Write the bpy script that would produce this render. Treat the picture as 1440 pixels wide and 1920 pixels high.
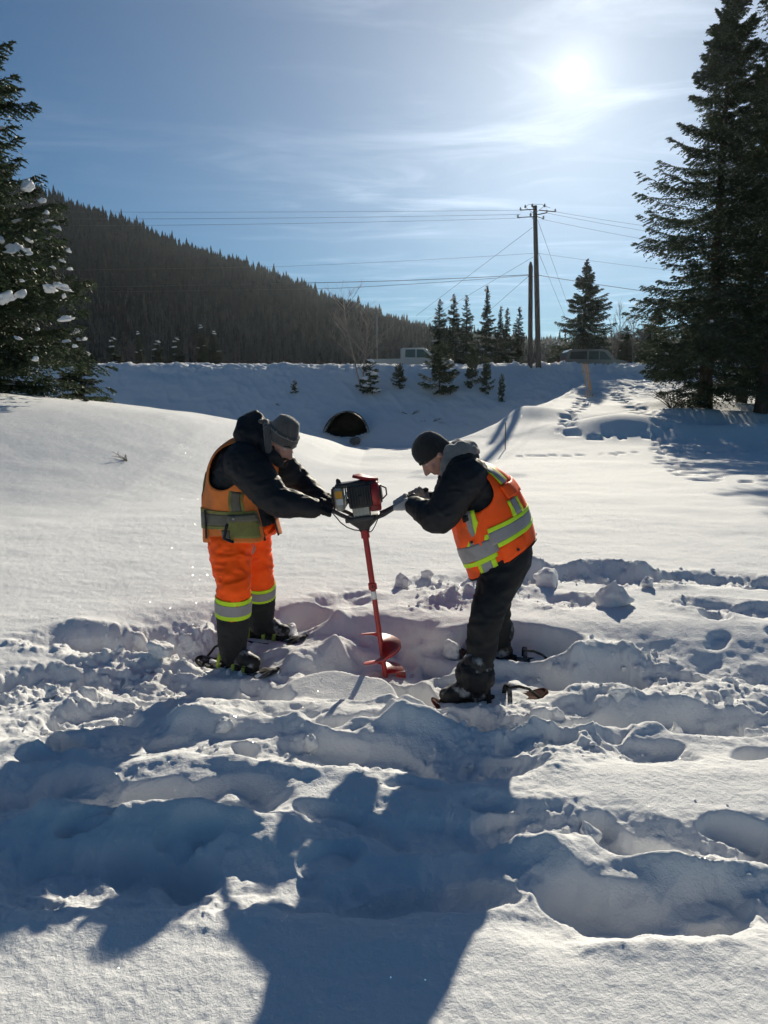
import bpy, bmesh, math, random
import numpy as np
from mathutils import Vector, Matrix

sc = bpy.context.scene
R_ = math.radians
for _o in list(bpy.data.objects):
    bpy.data.objects.remove(_o)

# ------------------------------------------------------------------ camera
CAM_H = 1.55
FPX = 1332.0                              # focal length in pixels of the 1440x1920 photograph
PITCH = math.atan2(220.0, FPX)            # the horizon lies 220 px above the middle
cam_data = bpy.data.cameras.new('camera')
cam = bpy.data.objects.new('camera', cam_data)
sc.collection.objects.link(cam)
cam.location = (0, 0, CAM_H)
cam.rotation_euler = (math.pi / 2 - PITCH, 0, 0)
cam_data.sensor_fit = 'VERTICAL'
cam_data.sensor_height = 24.0
cam_data.lens = 24.0 * FPX / 1920.0
cam_data.clip_start = 0.05
cam_data.clip_end = 6000
sc.camera = cam

# ------------------------------------------------------------------ sky and sun
SUN_EL = R_(21.7)
SUN_AZ = R_(13.8)                         # to the right of straight ahead
SUN_DIR = Vector((math.sin(SUN_AZ) * math.cos(SUN_EL), math.cos(SUN_AZ) * math.cos(SUN_EL), math.sin(SUN_EL)))

world = bpy.data.worlds.new('World')
sc.world = world
world.use_nodes = True
wn, wl = world.node_tree.nodes, world.node_tree.links
for n in list(wn):
    wn.remove(n)


def wnode(t, **kw):
    n = wn.new(t)
    for k, v in kw.items():
        setattr(n, k, v)
    return n


def wmath(op, a, b=None, clamp=False):
    n = wn.new('ShaderNodeMath')
    n.operation = op
    n.use_clamp = clamp
    for i, s in enumerate((a, b)):
        if s is None:
            continue
        if isinstance(s, (int, float)):
            n.inputs[i].default_value = s
        else:
            wl.new(s, n.inputs[i])
    return n.outputs[0]


w_out = wnode('ShaderNodeOutputWorld')
w_bg = wnode('ShaderNodeBackground')
w_sky = wnode('ShaderNodeTexSky', sky_type='NISHITA', sun_disc=False)
w_sky.sun_elevation = SUN_EL
w_sky.sun_rotation = SUN_AZ
w_sky.altitude = 300
w_sky.air_density = 1.0
w_sky.dust_density = 0.0
w_sky.ozone_density = 2.5
SKY_STRENGTH = 0.05
w_bg.inputs['Strength'].default_value = SKY_STRENGTH
w_tc = wnode('ShaderNodeTexCoord')
w_nrm = wnode('ShaderNodeVectorMath', operation='NORMALIZE')
wl.new(w_tc.outputs['Generated'], w_nrm.inputs[0])
w_dot = wnode('ShaderNodeVectorMath', operation='DOT_PRODUCT')
wl.new(w_nrm.outputs[0], w_dot.inputs[0])
w_dot.inputs[1].default_value = SUN_DIR
ang = wmath('ARCCOSINE', wmath('MINIMUM', w_dot.outputs['Value'], 0.9999999))     # angle from the sun, radians
# thin high cloud: streaks on a plane far above
w_sep = wnode('ShaderNodeSeparateXYZ')
wl.new(w_nrm.outputs[0], w_sep.inputs[0])
zz = wmath('MAXIMUM', w_sep.outputs[2], 0.04)
w_comb = wnode('ShaderNodeCombineXYZ')
wl.new(wmath('DIVIDE', w_sep.outputs[0], zz), w_comb.inputs[0])
wl.new(wmath('DIVIDE', w_sep.outputs[1], zz), w_comb.inputs[1])
w_map = wnode('ShaderNodeMapping')
w_map.inputs['Rotation'].default_value = (0, 0, R_(-38))
w_map.inputs['Scale'].default_value = (0.8, 1.7, 1)
wl.new(w_comb.outputs[0], w_map.inputs[0])
w_n1 = wnode('ShaderNodeTexNoise')
w_n1.inputs['Scale'].default_value = 1.1
w_n1.inputs['Detail'].default_value = 7
w_n1.inputs['Roughness'].default_value = 0.58
w_n1.inputs['Distortion'].default_value = 1.1
wl.new(w_map.outputs[0], w_n1.inputs[0])
w_r1 = wnode('ShaderNodeMapRange', interpolation_type='SMOOTHSTEP')
w_r1.inputs[1].default_value = 0.42
w_r1.inputs[2].default_value = 0.78
wl.new(w_n1.outputs[0], w_r1.inputs[0])
w_n2 = wnode('ShaderNodeTexNoise')
w_n2.inputs['Scale'].default_value = 0.42
w_n2.inputs['Detail'].default_value = 3
wl.new(w_comb.outputs[0], w_n2.inputs[0])
w_r2 = wnode('ShaderNodeMapRange', interpolation_type='SMOOTHSTEP')
w_r2.inputs[1].default_value = 0.38
w_r2.inputs[2].default_value = 0.62
wl.new(w_n2.outputs[0], w_r2.inputs[0])
cloud = wmath('MULTIPLY', w_r1.outputs[0], w_r2.outputs[0])
# the sun's aureole in thin cloud and ice crystals, and its disc
def glow(amp, width):
    return wmath('MULTIPLY', wmath('EXPONENT', wmath('MULTIPLY', ang, -1.0 / width)), amp)
aureole = wmath('ADD', glow(7.5, R_(1.4)), glow(8.5, R_(13.5)))
cl_b = wmath('MULTIPLY', cloud, wmath('ADD', glow(8.0, R_(16)), 1.1))
w_disc = wnode('ShaderNodeMapRange', interpolation_type='SMOOTHSTEP')
w_disc.inputs[1].default_value = R_(1.02)
w_disc.inputs[2].default_value = R_(0.35)
w_disc.inputs[3].default_value = 0.0
w_disc.inputs[4].default_value = 45.0
wl.new(ang, w_disc.inputs[0])


def wscale(col, fac):
    n = wn.new('ShaderNodeVectorMath')
    n.operation = 'SCALE'
    n.inputs[0].default_value = col
    wl.new(fac, n.inputs['Scale'])
    return n.outputs[0]


def wadd(a, b):
    n = wn.new('ShaderNodeVectorMath')
    n.operation = 'ADD'
    wl.new(a, n.inputs[0])
    wl.new(b, n.inputs[1])
    return n.outputs[0]


w_tint = wnode('ShaderNodeVectorMath', operation='MULTIPLY')
wl.new(w_sky.outputs[0], w_tint.inputs[0])
w_tint.inputs[1].default_value = (0.32, 0.66, 0.86)
w_col = wadd(w_tint.outputs[0], wscale((1.0, 0.98, 0.93), aureole))
w_col = wadd(w_col, wscale((0.96, 0.98, 1.0), cl_b))
w_col = wadd(w_col, wscale((1.0, 0.90, 0.66), w_disc.outputs[0]))
wl.new(w_col, w_bg.inputs['Color'])
wl.new(w_bg.outputs[0], w_out.inputs['Surface'])

sun_data = bpy.data.lights.new('sun', 'SUN')
sun_data.energy = 5.0
sun_data.angle = R_(0.53)
sun_data.color = (1.0, 0.91, 0.74)
sun = bpy.data.objects.new('sun', sun_data)
sc.collection.objects.link(sun)
sun.rotation_euler = (-SUN_DIR).to_track_quat('-Z', 'Y').to_euler()
sun.location = SUN_DIR * 60

sc.view_settings.view_transform = 'Standard'
sc.view_settings.look = 'None'
sc.view_settings.gamma = 1.0
sc.view_settings.exposure = 0.3
sc.view_settings.use_curve_mapping = False
sc.render.engine = 'CYCLES'
sc.cycles.use_denoising = True
sc.cycles.use_adaptive_sampling = True
sc.cycles.adaptive_threshold = 0.025
sc.cycles.max_bounces = 6
sc.cycles.diffuse_bounces = 3
sc.cycles.glossy_bounces = 2
sc.cycles.transmission_bounces = 4
sc.cycles.volume_bounces = 0
sc.cycles.transparent_max_bounces = 6
sc.cycles.caustics_reflective = False
sc.cycles.caustics_refractive = False
sc.cycles.sample_clamp_indirect = 4.0

# ------------------------------------------------------------------ helpers
V = Vector
CT, ST = math.cos(PITCH), math.sin(PITCH)


def at(px, py, Y):
    """World point seen at photograph pixel (px, py) at distance Y ahead."""
    v = (py - 960.0) / FPX
    u = (px - 720.0) / FPX
    t = Y / (CT - v * ST)
    return V((u * t, Y, CAM_H - (v * CT + ST) * t))


def on_ground(px, py, z=0.0):
    v = (py - 960.0) / FPX
    Y = (CAM_H - z) * (CT - v * ST) / (v * CT + ST)
    return at(px, py, Y)


def _hash(ix, iy, iz, seed):
    h = (ix.astype(np.uint32) * np.uint32(374761393) + iy.astype(np.uint32) * np.uint32(668265263)
         + iz.astype(np.uint32) * np.uint32(2147483647) + np.uint32((seed * 974711 + 12345) & 0xffffffff))
    h = (h ^ (h >> np.uint32(13))) * np.uint32(1274126177)
    h = (h ^ (h >> np.uint32(16))) * np.uint32(2246822519)
    h = h ^ (h >> np.uint32(15))
    return h.astype(np.float64) / 4294967295.0 * 2 - 1


def noise2(x, y, seed=0):
    x0 = np.floor(x); y0 = np.floor(y)
    fx = x - x0; fy = y - y0
    ix = x0.astype(np.int64); iy = y0.astype(np.int64)
    z = np.zeros_like(ix)
    ux = fx * fx * fx * (fx * (fx * 6 - 15) + 10); uy = fy * fy * fy * (fy * (fy * 6 - 15) + 10)
    a = _hash(ix, iy, z, seed); b = _hash(ix + 1, iy, z, seed)
    c = _hash(ix, iy + 1, z, seed); d = _hash(ix + 1, iy + 1, z, seed)
    return (a + (b - a) * ux) * (1 - uy) + (c + (d - c) * ux) * uy


def fbm2(x, y, octaves=4, seed=0, gain=0.5):
    s = 0; a = 1.0; t = 0
    for i in range(octaves):
        f = 2.03 ** i
        s = s + a * noise2(x * f + 17.3 * i, y * f - 9.1 * i, seed + i * 7)
        t += a; a *= gain
    return s / t


def ridged2(x, y, octaves=4, seed=0, gain=0.5):
    s = 0; a = 1.0; t = 0
    for i in range(octaves):
        f = 2.03 ** i
        s = s + a * (1 - 2 * np.abs(noise2(x * f + 17.3 * i, y * f - 9.1 * i, seed + i * 7)))
        t += a; a *= gain
    return s / t


def noise3(p, seed=0):
    p0 = np.floor(p); f = p - p0
    i = p0.astype(np.int64)
    u = f * f * f * (f * (f * 6 - 15) + 10)
    out = 0
    for dx in (0, 1):
        for dy in (0, 1):
            for dz in (0, 1):
                w = (u[:, 0] if dx else 1 - u[:, 0]) * (u[:, 1] if dy else 1 - u[:, 1]) * (u[:, 2] if dz else 1 - u[:, 2])
                out = out + w * _hash(i[:, 0] + dx, i[:, 1] + dy, i[:, 2] + dz, seed)
    return out


def fbm3(p, octaves=3, seed=0, gain=0.5):
    s = 0; a = 1.0; t = 0
    for k in range(octaves):
        s = s + a * noise3(p * 2.03 ** k + 11.7 * k, seed + 5 * k)
        t += a; a *= gain
    return s / t


def sstep(a, b, x):
    t = np.clip((x - a) / (b - a), 0, 1)
    return t * t * (3 - 2 * t)


COL = sc.collection


def world_off(o):
    v = V((0, 0, 0))
    while o is not None:
        v += o.location
        o = o.parent
    return v


def fast_mesh(name, verts, faces):
    """faces: list of (M,k) int arrays."""
    me = bpy.data.meshes.new(name)
    verts = np.asarray(verts, dtype=np.float32)
    me.vertices.add(len(verts))
    me.vertices.foreach_set('co', verts.ravel())
    loops = np.concatenate([np.asarray(f).ravel() for f in faces]).astype(np.int32)
    counts = np.concatenate([np.full(len(f), np.asarray(f).shape[1]) for f in faces]).astype(np.int32)
    starts = np.concatenate([[0], np.cumsum(counts)[:-1]]).astype(np.int32)
    me.loops.add(len(loops))
    me.loops.foreach_set('vertex_index', loops)
    me.polygons.add(len(counts))
    me.polygons.foreach_set('loop_start', starts)
    me.polygons.foreach_set('loop_total', counts)
    me.update(calc_edges=True)
    me.validate()
    return me


def smooth_mesh(me, on=True):
    me.polygons.foreach_set('use_smooth', np.full(len(me.polygons), on))


def link(name, me, m=None, parent=None, smooth=True):
    o = bpy.data.objects.new(name, me)
    COL.objects.link(o)
    if m is not None:
        me.materials.append(m)
    smooth_mesh(me, smooth)
    if parent is not None:
        o.parent = parent
    return o


class MB:
    """Collects shapes in world coordinates; build() links them as ONE mesh object."""

    def __init__(self):
        self.v = []; self.f = []; self.n = 0

    def add(self, verts, faces):
        verts = np.asarray([tuple(p) for p in verts], dtype=float)
        self.v.append(verts)
        for f in faces:
            self.f.append(tuple(int(i) + self.n for i in f))
        self.n += len(verts)
        return self

    def loft(self, rings, cap=True, closed=True):
        k = len(rings[0]); fs = []
        vs = np.concatenate([np.asarray([tuple(p) for p in r], dtype=float) for r in rings])
        for i in range(len(rings) - 1):
            for j in range(k if closed else k - 1):
                a = i * k + j; b = i * k + (j + 1) % k
                fs.append((a, b, b + k, a + k))
        if cap:
            fs.append(tuple(reversed(range(k))))
            fs.append(tuple((len(rings) - 1) * k + j for j in range(k)))
        return self.add(vs, fs)

    def tube(self, pts, rad, n=10, round_ends=True, squash=None, up=None):
        """squash: (a, b) factors across the two section axes; up fixes the first axis."""
        P = [V(p) for p in pts]
        rad = [rad] * len(P) if isinstance(rad, (int, float)) else list(rad)
        if squash is None:
            squash = (1, 1)
        T = []
        for i in range(len(P)):
            a = P[max(i - 1, 0)]; b = P[min(i + 1, len(P) - 1)]
            t = (b - a)
            T.append(t.normalized() if t.length > 1e-9 else V((0, 0, 1)))
        ref = V(up) if up is not None else (V((0, 0, 1)) if abs(T[0].z) < 0.9 else V((0, 1, 0)))
        x = (ref - T[0] * ref.dot(T[0])).normalized()
        rings = []
        cs = [(math.cos(2 * math.pi * j / n), math.sin(2 * math.pi * j / n)) for j in range(n)]

        def ring(c, t, r):
            y = t.cross(x)
            return [c + x * (r * squash[0] * a) + y * (r * squash[1] * b) for a, b in cs]
        if round_ends:
            for s in (0.9, 0.55):
                rings.append(ring(P[0] - T[0] * rad[0] * s, T[0], rad[0] * math.sqrt(1 - s * s)))
        for i in range(len(P)):
            x = (x - T[i] * x.dot(T[i])).normalized()
            rings.append(ring(P[i], T[i], rad[i]))
        if round_ends:
            for s in (0.55, 0.9):
                rings.append(ring(P[-1] + T[-1] * rad[-1] * s, T[-1], rad[-1] * math.sqrt(1 - s * s)))
        return self.loft(rings)

    def ball(self, c, r, n=12, m=8, axes=None):
        c = V(c)
        r = (r, r, r) if isinstance(r, (int, float)) else r
        ax = axes or (V((1, 0, 0)), V((0, 1, 0)), V((0, 0, 1)))
        rings = []
        for i in range(m + 1):
            th = math.pi * (i + 0.001) / (m + 0.002) - math.pi / 2
            rings.append([c + ax[0] * (r[0] * math.cos(th) * math.cos(2 * math.pi * j / n))
                          + ax[1] * (r[1] * math.cos(th) * math.sin(2 * math.pi * j / n))
                          + ax[2] * (r[2] * math.sin(th)) for j in range(n)])
        return self.loft(rings)

    def box(self, c, half, axes=None, bevel=0.0):
        c = V(c)
        ax = axes or (V((1, 0, 0)), V((0, 1, 0)), V((0, 0, 1)))
        hx, hy, hz = half
        if bevel <= 0:
            pts = [c + ax[0] * (hx * sx) + ax[1] * (hy * sy) + ax[2] * (hz * sz)
                   for sz in (-1, 1) for sx, sy in ((-1, -1), (1, -1), (1, 1), (-1, 1))]
            return self.loft([pts[:4], pts[4:]])
        b = bevel
        def oct_(hx, hy, z):
            return [c + ax[0] * x + ax[1] * y + ax[2] * z for x, y in (
                (-hx + b, -hy), (hx - b, -hy), (hx, -hy + b), (hx, hy - b), (hx - b, hy), (-hx + b, hy), (-hx, hy - b), (-hx, -hy + b))]
        def octi(z):
            return [c + ax[0] * x + ax[1] * y + ax[2] * z for x, y in (
                (-hx + b, -hy + b), (hx - b, -hy + b), (hx - b, -hy + b), (hx - b, hy - b), (hx - b, hy - b), (-hx + b, hy - b), (-hx + b, hy - b), (-hx + b, -hy + b))]
        def mid(hx, hy, z, k):
            return [c + ax[0] * x + ax[1] * y + ax[2] * z for x, y in (
                (-hx + b, -hy + k), (hx - b, -hy + k), (hx - k, -hy + b), (hx - k, hy - b), (hx - b, hy - k), (-hx + b, hy - k), (-hx + k, hy - b), (-hx + k, -hy + b))]
        k = b * 0.3
        return self.loft([mid(hx, hy, -hz, b * 0.95), mid(hx, hy, -hz + k, k), oct_(hx, hy, -hz + b), oct_(hx, hy, hz - b), mid(hx, hy, hz - k, k), mid(hx, hy, hz, b * 0.95)])

    def arrays(self):
        return np.concatenate(self.v), self.f

    def build(self, name, m=None, parent=None, smooth=True, angle=None):
        v, f = self.arrays()
        if parent is not None:
            v = v - np.array(world_off(parent))
        me = bpy.data.meshes.new(name)
        me.from_pydata(v.tolist(), [], f)
        bm = bmesh.new(); bm.from_mesh(me)
        bmesh.ops.recalc_face_normals(bm, faces=bm.faces)
        bm.to_mesh(me); bm.free()
        me.update()
        o = link(name, me, m, parent, smooth)
        if smooth and angle is not None:
            me.set_sharp_from_angle(angle=R_(angle))
        return o


def voxel(mb, size, smooth_it=4, fac=0.5):
    """Union of overlapping closed shapes as one continuous skin -> (verts, faces)."""
    v, f = mb.arrays()
    me = bpy.data.meshes.new('tmp')
    me.from_pydata(v.tolist(), [], f)
    bm = bmesh.new(); bm.from_mesh(me)
    bmesh.ops.recalc_face_normals(bm, faces=bm.faces)
    bm.to_mesh(me); bm.free()
    o = bpy.data.objects.new('tmp', me); COL.objects.link(o)
    md = o.modifiers.new('r', 'REMESH'); md.mode = 'VOXEL'; md.voxel_size = size; md.adaptivity = 0
    if smooth_it:
        ms = o.modifiers.new('s', 'SMOOTH'); ms.factor = fac; ms.iterations = smooth_it
    dg = bpy.context.evaluated_depsgraph_get()
    ev = o.evaluated_get(dg)
    m2 = bpy.data.meshes.new_from_object(ev)
    bpy.data.objects.remove(o); bpy.data.meshes.remove(me)
    return m2


def mesh_disp(me, fn):
    """Move each vertex along its normal by fn(points, normals)."""
    n = len(me.vertices)
    co = np.empty(n * 3); me.vertices.foreach_get('co', co); co = co.reshape(-1, 3)
    no = np.empty(n * 3); me.vertex_normals.foreach_get('vector', no); no = no.reshape(-1, 3)
    co = co + no * np.asarray(fn(co, no)).reshape(-1, 1)
    me.vertices.foreach_set('co', co.ravel()); me.update()


def mesh_shift(me, parent):
    if parent is None:
        return
    off = np.array(world_off(parent))
    n = len(me.vertices)
    co = np.empty(n * 3); me.vertices.foreach_get('co', co)
    me.vertices.foreach_set('co', (co.reshape(-1, 3) - off).ravel()); me.update()


def tag(o, label=None, cat=None, group=None, kind=None):
    if label: o['label'] = label
    if cat: o['category'] = cat
    if group: o['group'] = group
    if kind: o['kind'] = kind
    return o


def thing(name, loc, label, cat, group=None):
    o = bpy.data.objects.new(name, None)
    COL.objects.link(o)
    o.empty_display_size = 0.1
    o.location = loc
    return tag(o, label, cat, group)


def copy_tree(o, parent=None):
    c = o.copy(); COL.objects.link(c); c.parent = parent
    for ch in [x for x in bpy.data.objects if x.parent is o]:
        copy_tree(ch, c)
    return c


# ------------------------------------------------------------------ materials
def mat(name, col, rough=0.6, spec=0.5, metal=0.0, var=0.0, var_scale=6.0, bump=0.0, bump_scale=60.0, bump_dist=0.01,
        col2=None, trans=0.0, sheen=0.0, coat=0.0, dirt=None, stretch=None, crease=0.0):
    m = bpy.data.materials.new(name)
    m.use_nodes = True
    nt = m.node_tree; N, L = nt.nodes, nt.links
    b = N['Principled BSDF']; out = N['Material Output']
    b.inputs['Base Color'].default_value = (*col, 1)
    b.inputs['Roughness'].default_value = rough
    b.inputs['Specular IOR Level'].default_value = spec
    b.inputs['Metallic'].default_value = metal
    if sheen: b.inputs['Sheen Weight'].default_value = sheen
    if coat: b.inputs['Coat Weight'].default_value = coat
    tc = N.new('ShaderNodeTexCoord')
    src = tc.outputs['Object']
    if stretch:
        mp = N.new('ShaderNodeMapping'); mp.inputs['Scale'].default_value = stretch
        L.new(src, mp.inputs[0]); src = mp.outputs[0]
    colsock = None
    if var or col2 is not None:
        n = N.new('ShaderNodeTexNoise'); n.inputs['Scale'].default_value = var_scale
        n.inputs['Detail'].default_value = 5; n.inputs['Roughness'].default_value = 0.6
        L.new(src, n.inputs[0])
        r = N.new('ShaderNodeValToRGB')
        c2 = col2 if col2 is not None else tuple(c * (1 - var) for c in col)
        c1 = col if col2 is not None else tuple(c * (1 + var) for c in col)
        r.color_ramp.elements[0].position = 0.36; r.color_ramp.elements[0].color = (*c2, 1)
        r.color_ramp.elements[1].position = 0.62; r.color_ramp.elements[1].color = (*c1, 1)
        L.new(n.outputs[0], r.inputs[0]); colsock = r.outputs[0]
    if dirt is not None:
        dcol, amount, dscale = dirt
        n = N.new('ShaderNodeTexNoise'); n.inputs['Scale'].default_value = dscale; n.inputs['Detail'].default_value = 6
        L.new(tc.outputs['Object'], n.inputs[0])
        mr = N.new('ShaderNodeMapRange'); mr.inputs[1].default_value = 0.5; mr.inputs[2].default_value = 0.72
        mr.inputs[4].default_value = amount
        L.new(n.outputs[0], mr.inputs[0])
        mx = N.new('ShaderNodeMix'); mx.data_type = 'RGBA'
        L.new(mr.outputs[0], mx.inputs['Factor'])
        if colsock: L.new(colsock, mx.inputs[6])
        else: mx.inputs[6].default_value = (*col, 1)
        mx.inputs[7].default_value = (*dcol, 1)
        colsock = mx.outputs[2]
    if colsock: L.new(colsock, b.inputs['Base Color'])
    if bump:
        n = N.new('ShaderNodeTexNoise'); n.inputs['Scale'].default_value = bump_scale
        n.inputs['Detail'].default_value = 4
        L.new(src, n.inputs[0])
        bp = N.new('ShaderNodeBump'); bp.inputs['Strength'].default_value = bump; bp.inputs['Distance'].default_value = bump_dist
        L.new(n.outputs[0], bp.inputs['Height']); L.new(bp.outputs[0], b.inputs['Normal'])
        if crease:
            n3 = N.new('ShaderNodeTexNoise'); n3.noise_type = 'RIDGED_MULTIFRACTAL'; n3.inputs['Scale'].default_value = 9
            n3.inputs['Detail'].default_value = 3; n3.inputs['Distortion'].default_value = 0.8
            L.new(src, n3.inputs[0])
            bp3 = N.new('ShaderNodeBump'); bp3.inputs['Strength'].default_value = crease; bp3.inputs['Distance'].default_value = 0.012
            L.new(n3.outputs[0], bp3.inputs['Height']); L.new(bp.outputs[0], bp3.inputs['Normal']); L.new(bp3.outputs[0], b.inputs['Normal'])
    if trans:
        t = N.new('ShaderNodeBsdfTranslucent')
        if colsock: L.new(colsock, t.inputs[0])
        else: t.inputs[0].default_value = (*col, 1)
        mx = N.new('ShaderNodeMixShader'); mx.inputs[0].default_value = trans
        L.new(b.outputs[0], mx.inputs[1]); L.new(t.outputs[0], mx.inputs[2]); L.new(mx.outputs[0], out.inputs[0])
    return m


def snow_material(name, fine=True):
    m = bpy.data.materials.new(name); m.use_nodes = True
    nt = m.node_tree; N, L = nt.nodes, nt.links
    b = N['Principled BSDF']
    b.inputs['Base Color'].default_value = (0.80, 0.81, 0.82, 1)
    b.inputs['Roughness'].default_value = 0.85
    b.inputs['Specular IOR Level'].default_value = 0.12
    geo = N.new('ShaderNodeNewGeometry')
    n1 = N.new('ShaderNodeTexNoise'); n1.inputs['Scale'].default_value = 70; n1.inputs['Detail'].default_value = 5
    n1.inputs['Roughness'].default_value = 0.7
    L.new(geo.outputs['Position'], n1.inputs[0])
    n2 = N.new('ShaderNodeTexNoise'); n2.inputs['Scale'].default_value = 9; n2.inputs['Detail'].default_value = 4
    L.new(geo.outputs['Position'], n2.inputs[0])
    b1 = N.new('ShaderNodeBump'); b1.inputs['Strength'].default_value = 0.8; b1.inputs['Distance'].default_value = 0.008
    L.new(n1.outputs[0], b1.inputs['Height'])
    b2 = N.new('ShaderNodeBump'); b2.inputs['Strength'].default_value = 0.35; b2.inputs['Distance'].default_value = 0.02
    L.new(n2.outputs[0], b2.inputs['Height']); L.new(b1.outputs[0], b2.inputs['Normal'])
    L.new(b2.outputs[0], b.inputs['Normal'])
    if fine:
        # scattered crystal facets that catch the sun
        vo = N.new('ShaderNodeTexVoronoi'); vo.inputs['Scale'].default_value = 110
        L.new(geo.outputs['Position'], vo.inputs[0])
        sep = N.new('ShaderNodeSeparateColor'); L.new(vo.outputs['Color'], sep.inputs[0])
        gt = N.new('ShaderNodeMath'); gt.operation = 'GREATER_THAN'; gt.inputs[1].default_value = 0.991
        L.new(sep.outputs[0], gt.inputs[0])
        lt = N.new('ShaderNodeMath'); lt.operation = 'LESS_THAN'; lt.inputs[1].default_value = 0.26
        L.new(vo.outputs['Distance'], lt.inputs[0])
        fl = N.new('ShaderNodeMath'); fl.operation = 'MULTIPLY'
        L.new(gt.outputs[0], fl.inputs[0]); L.new(lt.outputs[0], fl.inputs[1])
        g = N.new('ShaderNodeBsdfGlossy'); g.inputs['Roughness'].default_value = 0.22
        nm = N.new('ShaderNodeVectorMath'); nm.operation = 'ADD'
        sc_ = N.new('ShaderNodeVectorMath'); sc_.operation = 'MULTIPLY_ADD'
        L.new(vo.outputs['Color'], sc_.inputs[0]); sc_.inputs[1].default_value = (1.6, 1.6, 0.0); sc_.inputs[2].default_value = (-0.8, -0.8, 0.0)
        L.new(geo.outputs['Normal'], nm.inputs[0]); L.new(sc_.outputs[0], nm.inputs[1])
        nn = N.new('ShaderNodeVectorMath'); nn.operation = 'NORMALIZE'; L.new(nm.outputs[0], nn.inputs[0])
        L.new(nn.outputs[0], g.inputs['Normal'])
        cmb = N.new('ShaderNodeCombineColor')
        for q in range(3): L.new(fl.outputs[0], cmb.inputs[q])
        L.new(cmb.outputs[0], g.inputs['Color'])
        mx = N.new('ShaderNodeAddShader')
        L.new(b.outputs[0], mx.inputs[0]); L.new(g.outputs[0], mx.inputs[1])
        L.new(mx.outputs[0], N['Material Output'].inputs[0])
    return m


SNOW = snow_material('snow')
SNOW2 = snow_material('loose_snow', fine=False)
M_BARK = mat('bark', (0.075, 0.058, 0.045), 0.9, 0.2, var=0.4, var_scale=9, bump=0.7, bump_scale=30, bump_dist=0.02, stretch=(3, 3, 0.6))
M_NEEDLE = mat('spruce_needles', (0.055, 0.080, 0.040), 0.6, 0.3, col2=(0.026, 0.040, 0.024), var_scale=1.3, trans=0.28)
M_NEEDLE2 = mat('spruce_needles_far', (0.060, 0.082, 0.055), 0.65, 0.25, col2=(0.030, 0.044, 0.032), var_scale=0.9, trans=0.32)

# ------------------------------------------------------------------ the snow-covered ground
CULV_Y = 38.6
CULV = at(649, 800, CULV_Y)               # middle of the culvert's mouth
BED = -1.25
ROAD_Z = 2.8


def low_ground(x, y):
    z = -0.02 * np.clip(y - 8, 0, 17)
    z = z - 1.0 * sstep(23.5, 31, y)
    # the long swell on the left
    hb = np.interp(-x, [0.6, 1.3, 1.9, 3.4, 5.0, 8.6, 14, 30], [0, 0.16, 0.42, 0.95, 1.28, 1.75, 2.05, 2.4])
    yc = np.interp(-x, [1, 4, 9], [22, 18, 16])
    prof = sstep(5.2, 1, (yc - y) * 5.2 / 11.5 + 1.0) * (1 - 0.95 * sstep(0, 11, y - yc - 1.0))
    z = z + hb * prof
    # the bank on the right that climbs to the road
    edge = 1.7 + (y - 24) * 0.49
    mr = sstep(-1.2, 1.2, x - edge)
    zr = np.interp(y, [0, 19, 24, 30, 36, 42, 46], [0, 0, 0.35, 1.15, 1.72, 2.4, 3.0])
    z = z + mr * (zr + 1.0 * sstep(23.5, 31, y))
    return z


MOUNDS = [  # x, y, radius x, radius y, height
    (8.6, 25.5, 2.3, 1.5, 0.62), (11.6, 27.6, 2.2, 1.6, 0.5), (12.6, 24.2, 2.0, 1.1, 0.5), (15.6, 27.0, 2.6, 1.5, 0.55),
    (16.8, 23.6, 2.4, 1.0, 0.42), (6.2, 29.5, 1.8, 1.4, 0.3), (13.5, 31.5, 3.0, 1.5, 0.4),
    (-2.75, 35.0, 0.7, 0.7, 0.55), (-1.2, 35.6, 0.7, 0.5, 0.2), (0.8, 33.5, 1.6, 0.9, 0.2)]


def macro(x, y):
    z = low_ground(x, y)
    for mx, my, ax, ay, h in MOUNDS:
        q = ((x - mx) / ax) ** 2 + ((y - my) / ay) ** 2
        z = z + h * np.exp(-q * 1.1)
    emb = BED + np.clip((y - 37.2) * 0.50, 0, 5)
    top = 3.15 + 0.12 * noise2(x * 0.35, x * 0 + 3.7, 3)
    emb = np.minimum(emb, top)
    k = 0.35
    d = emb - z
    z = 0.5 * (z + emb + np.sqrt(d * d + k * k))
    # ploughed bank along the near side, the road bed, the bank beyond
    lump = 0.34 + 0.16 * fbm2(x * 0.9, y * 0.9, 3, 21)
    z = z + lump * np.exp(-((y - 46.9) / 0.75) ** 2)
    z = np.where(y > 46.9, ROAD_Z + (z - ROAD_Z) * (1 - sstep(46.9, 48.6, y)), z)
    far = 1.15 + 0.10 * noise2(x * 0.25, x * 0 + 9.2, 5)
    z = z + far * sstep(55.6, 58.0, y) - (far - 0.35) * sstep(59.0, 64, y)
    return z


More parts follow.
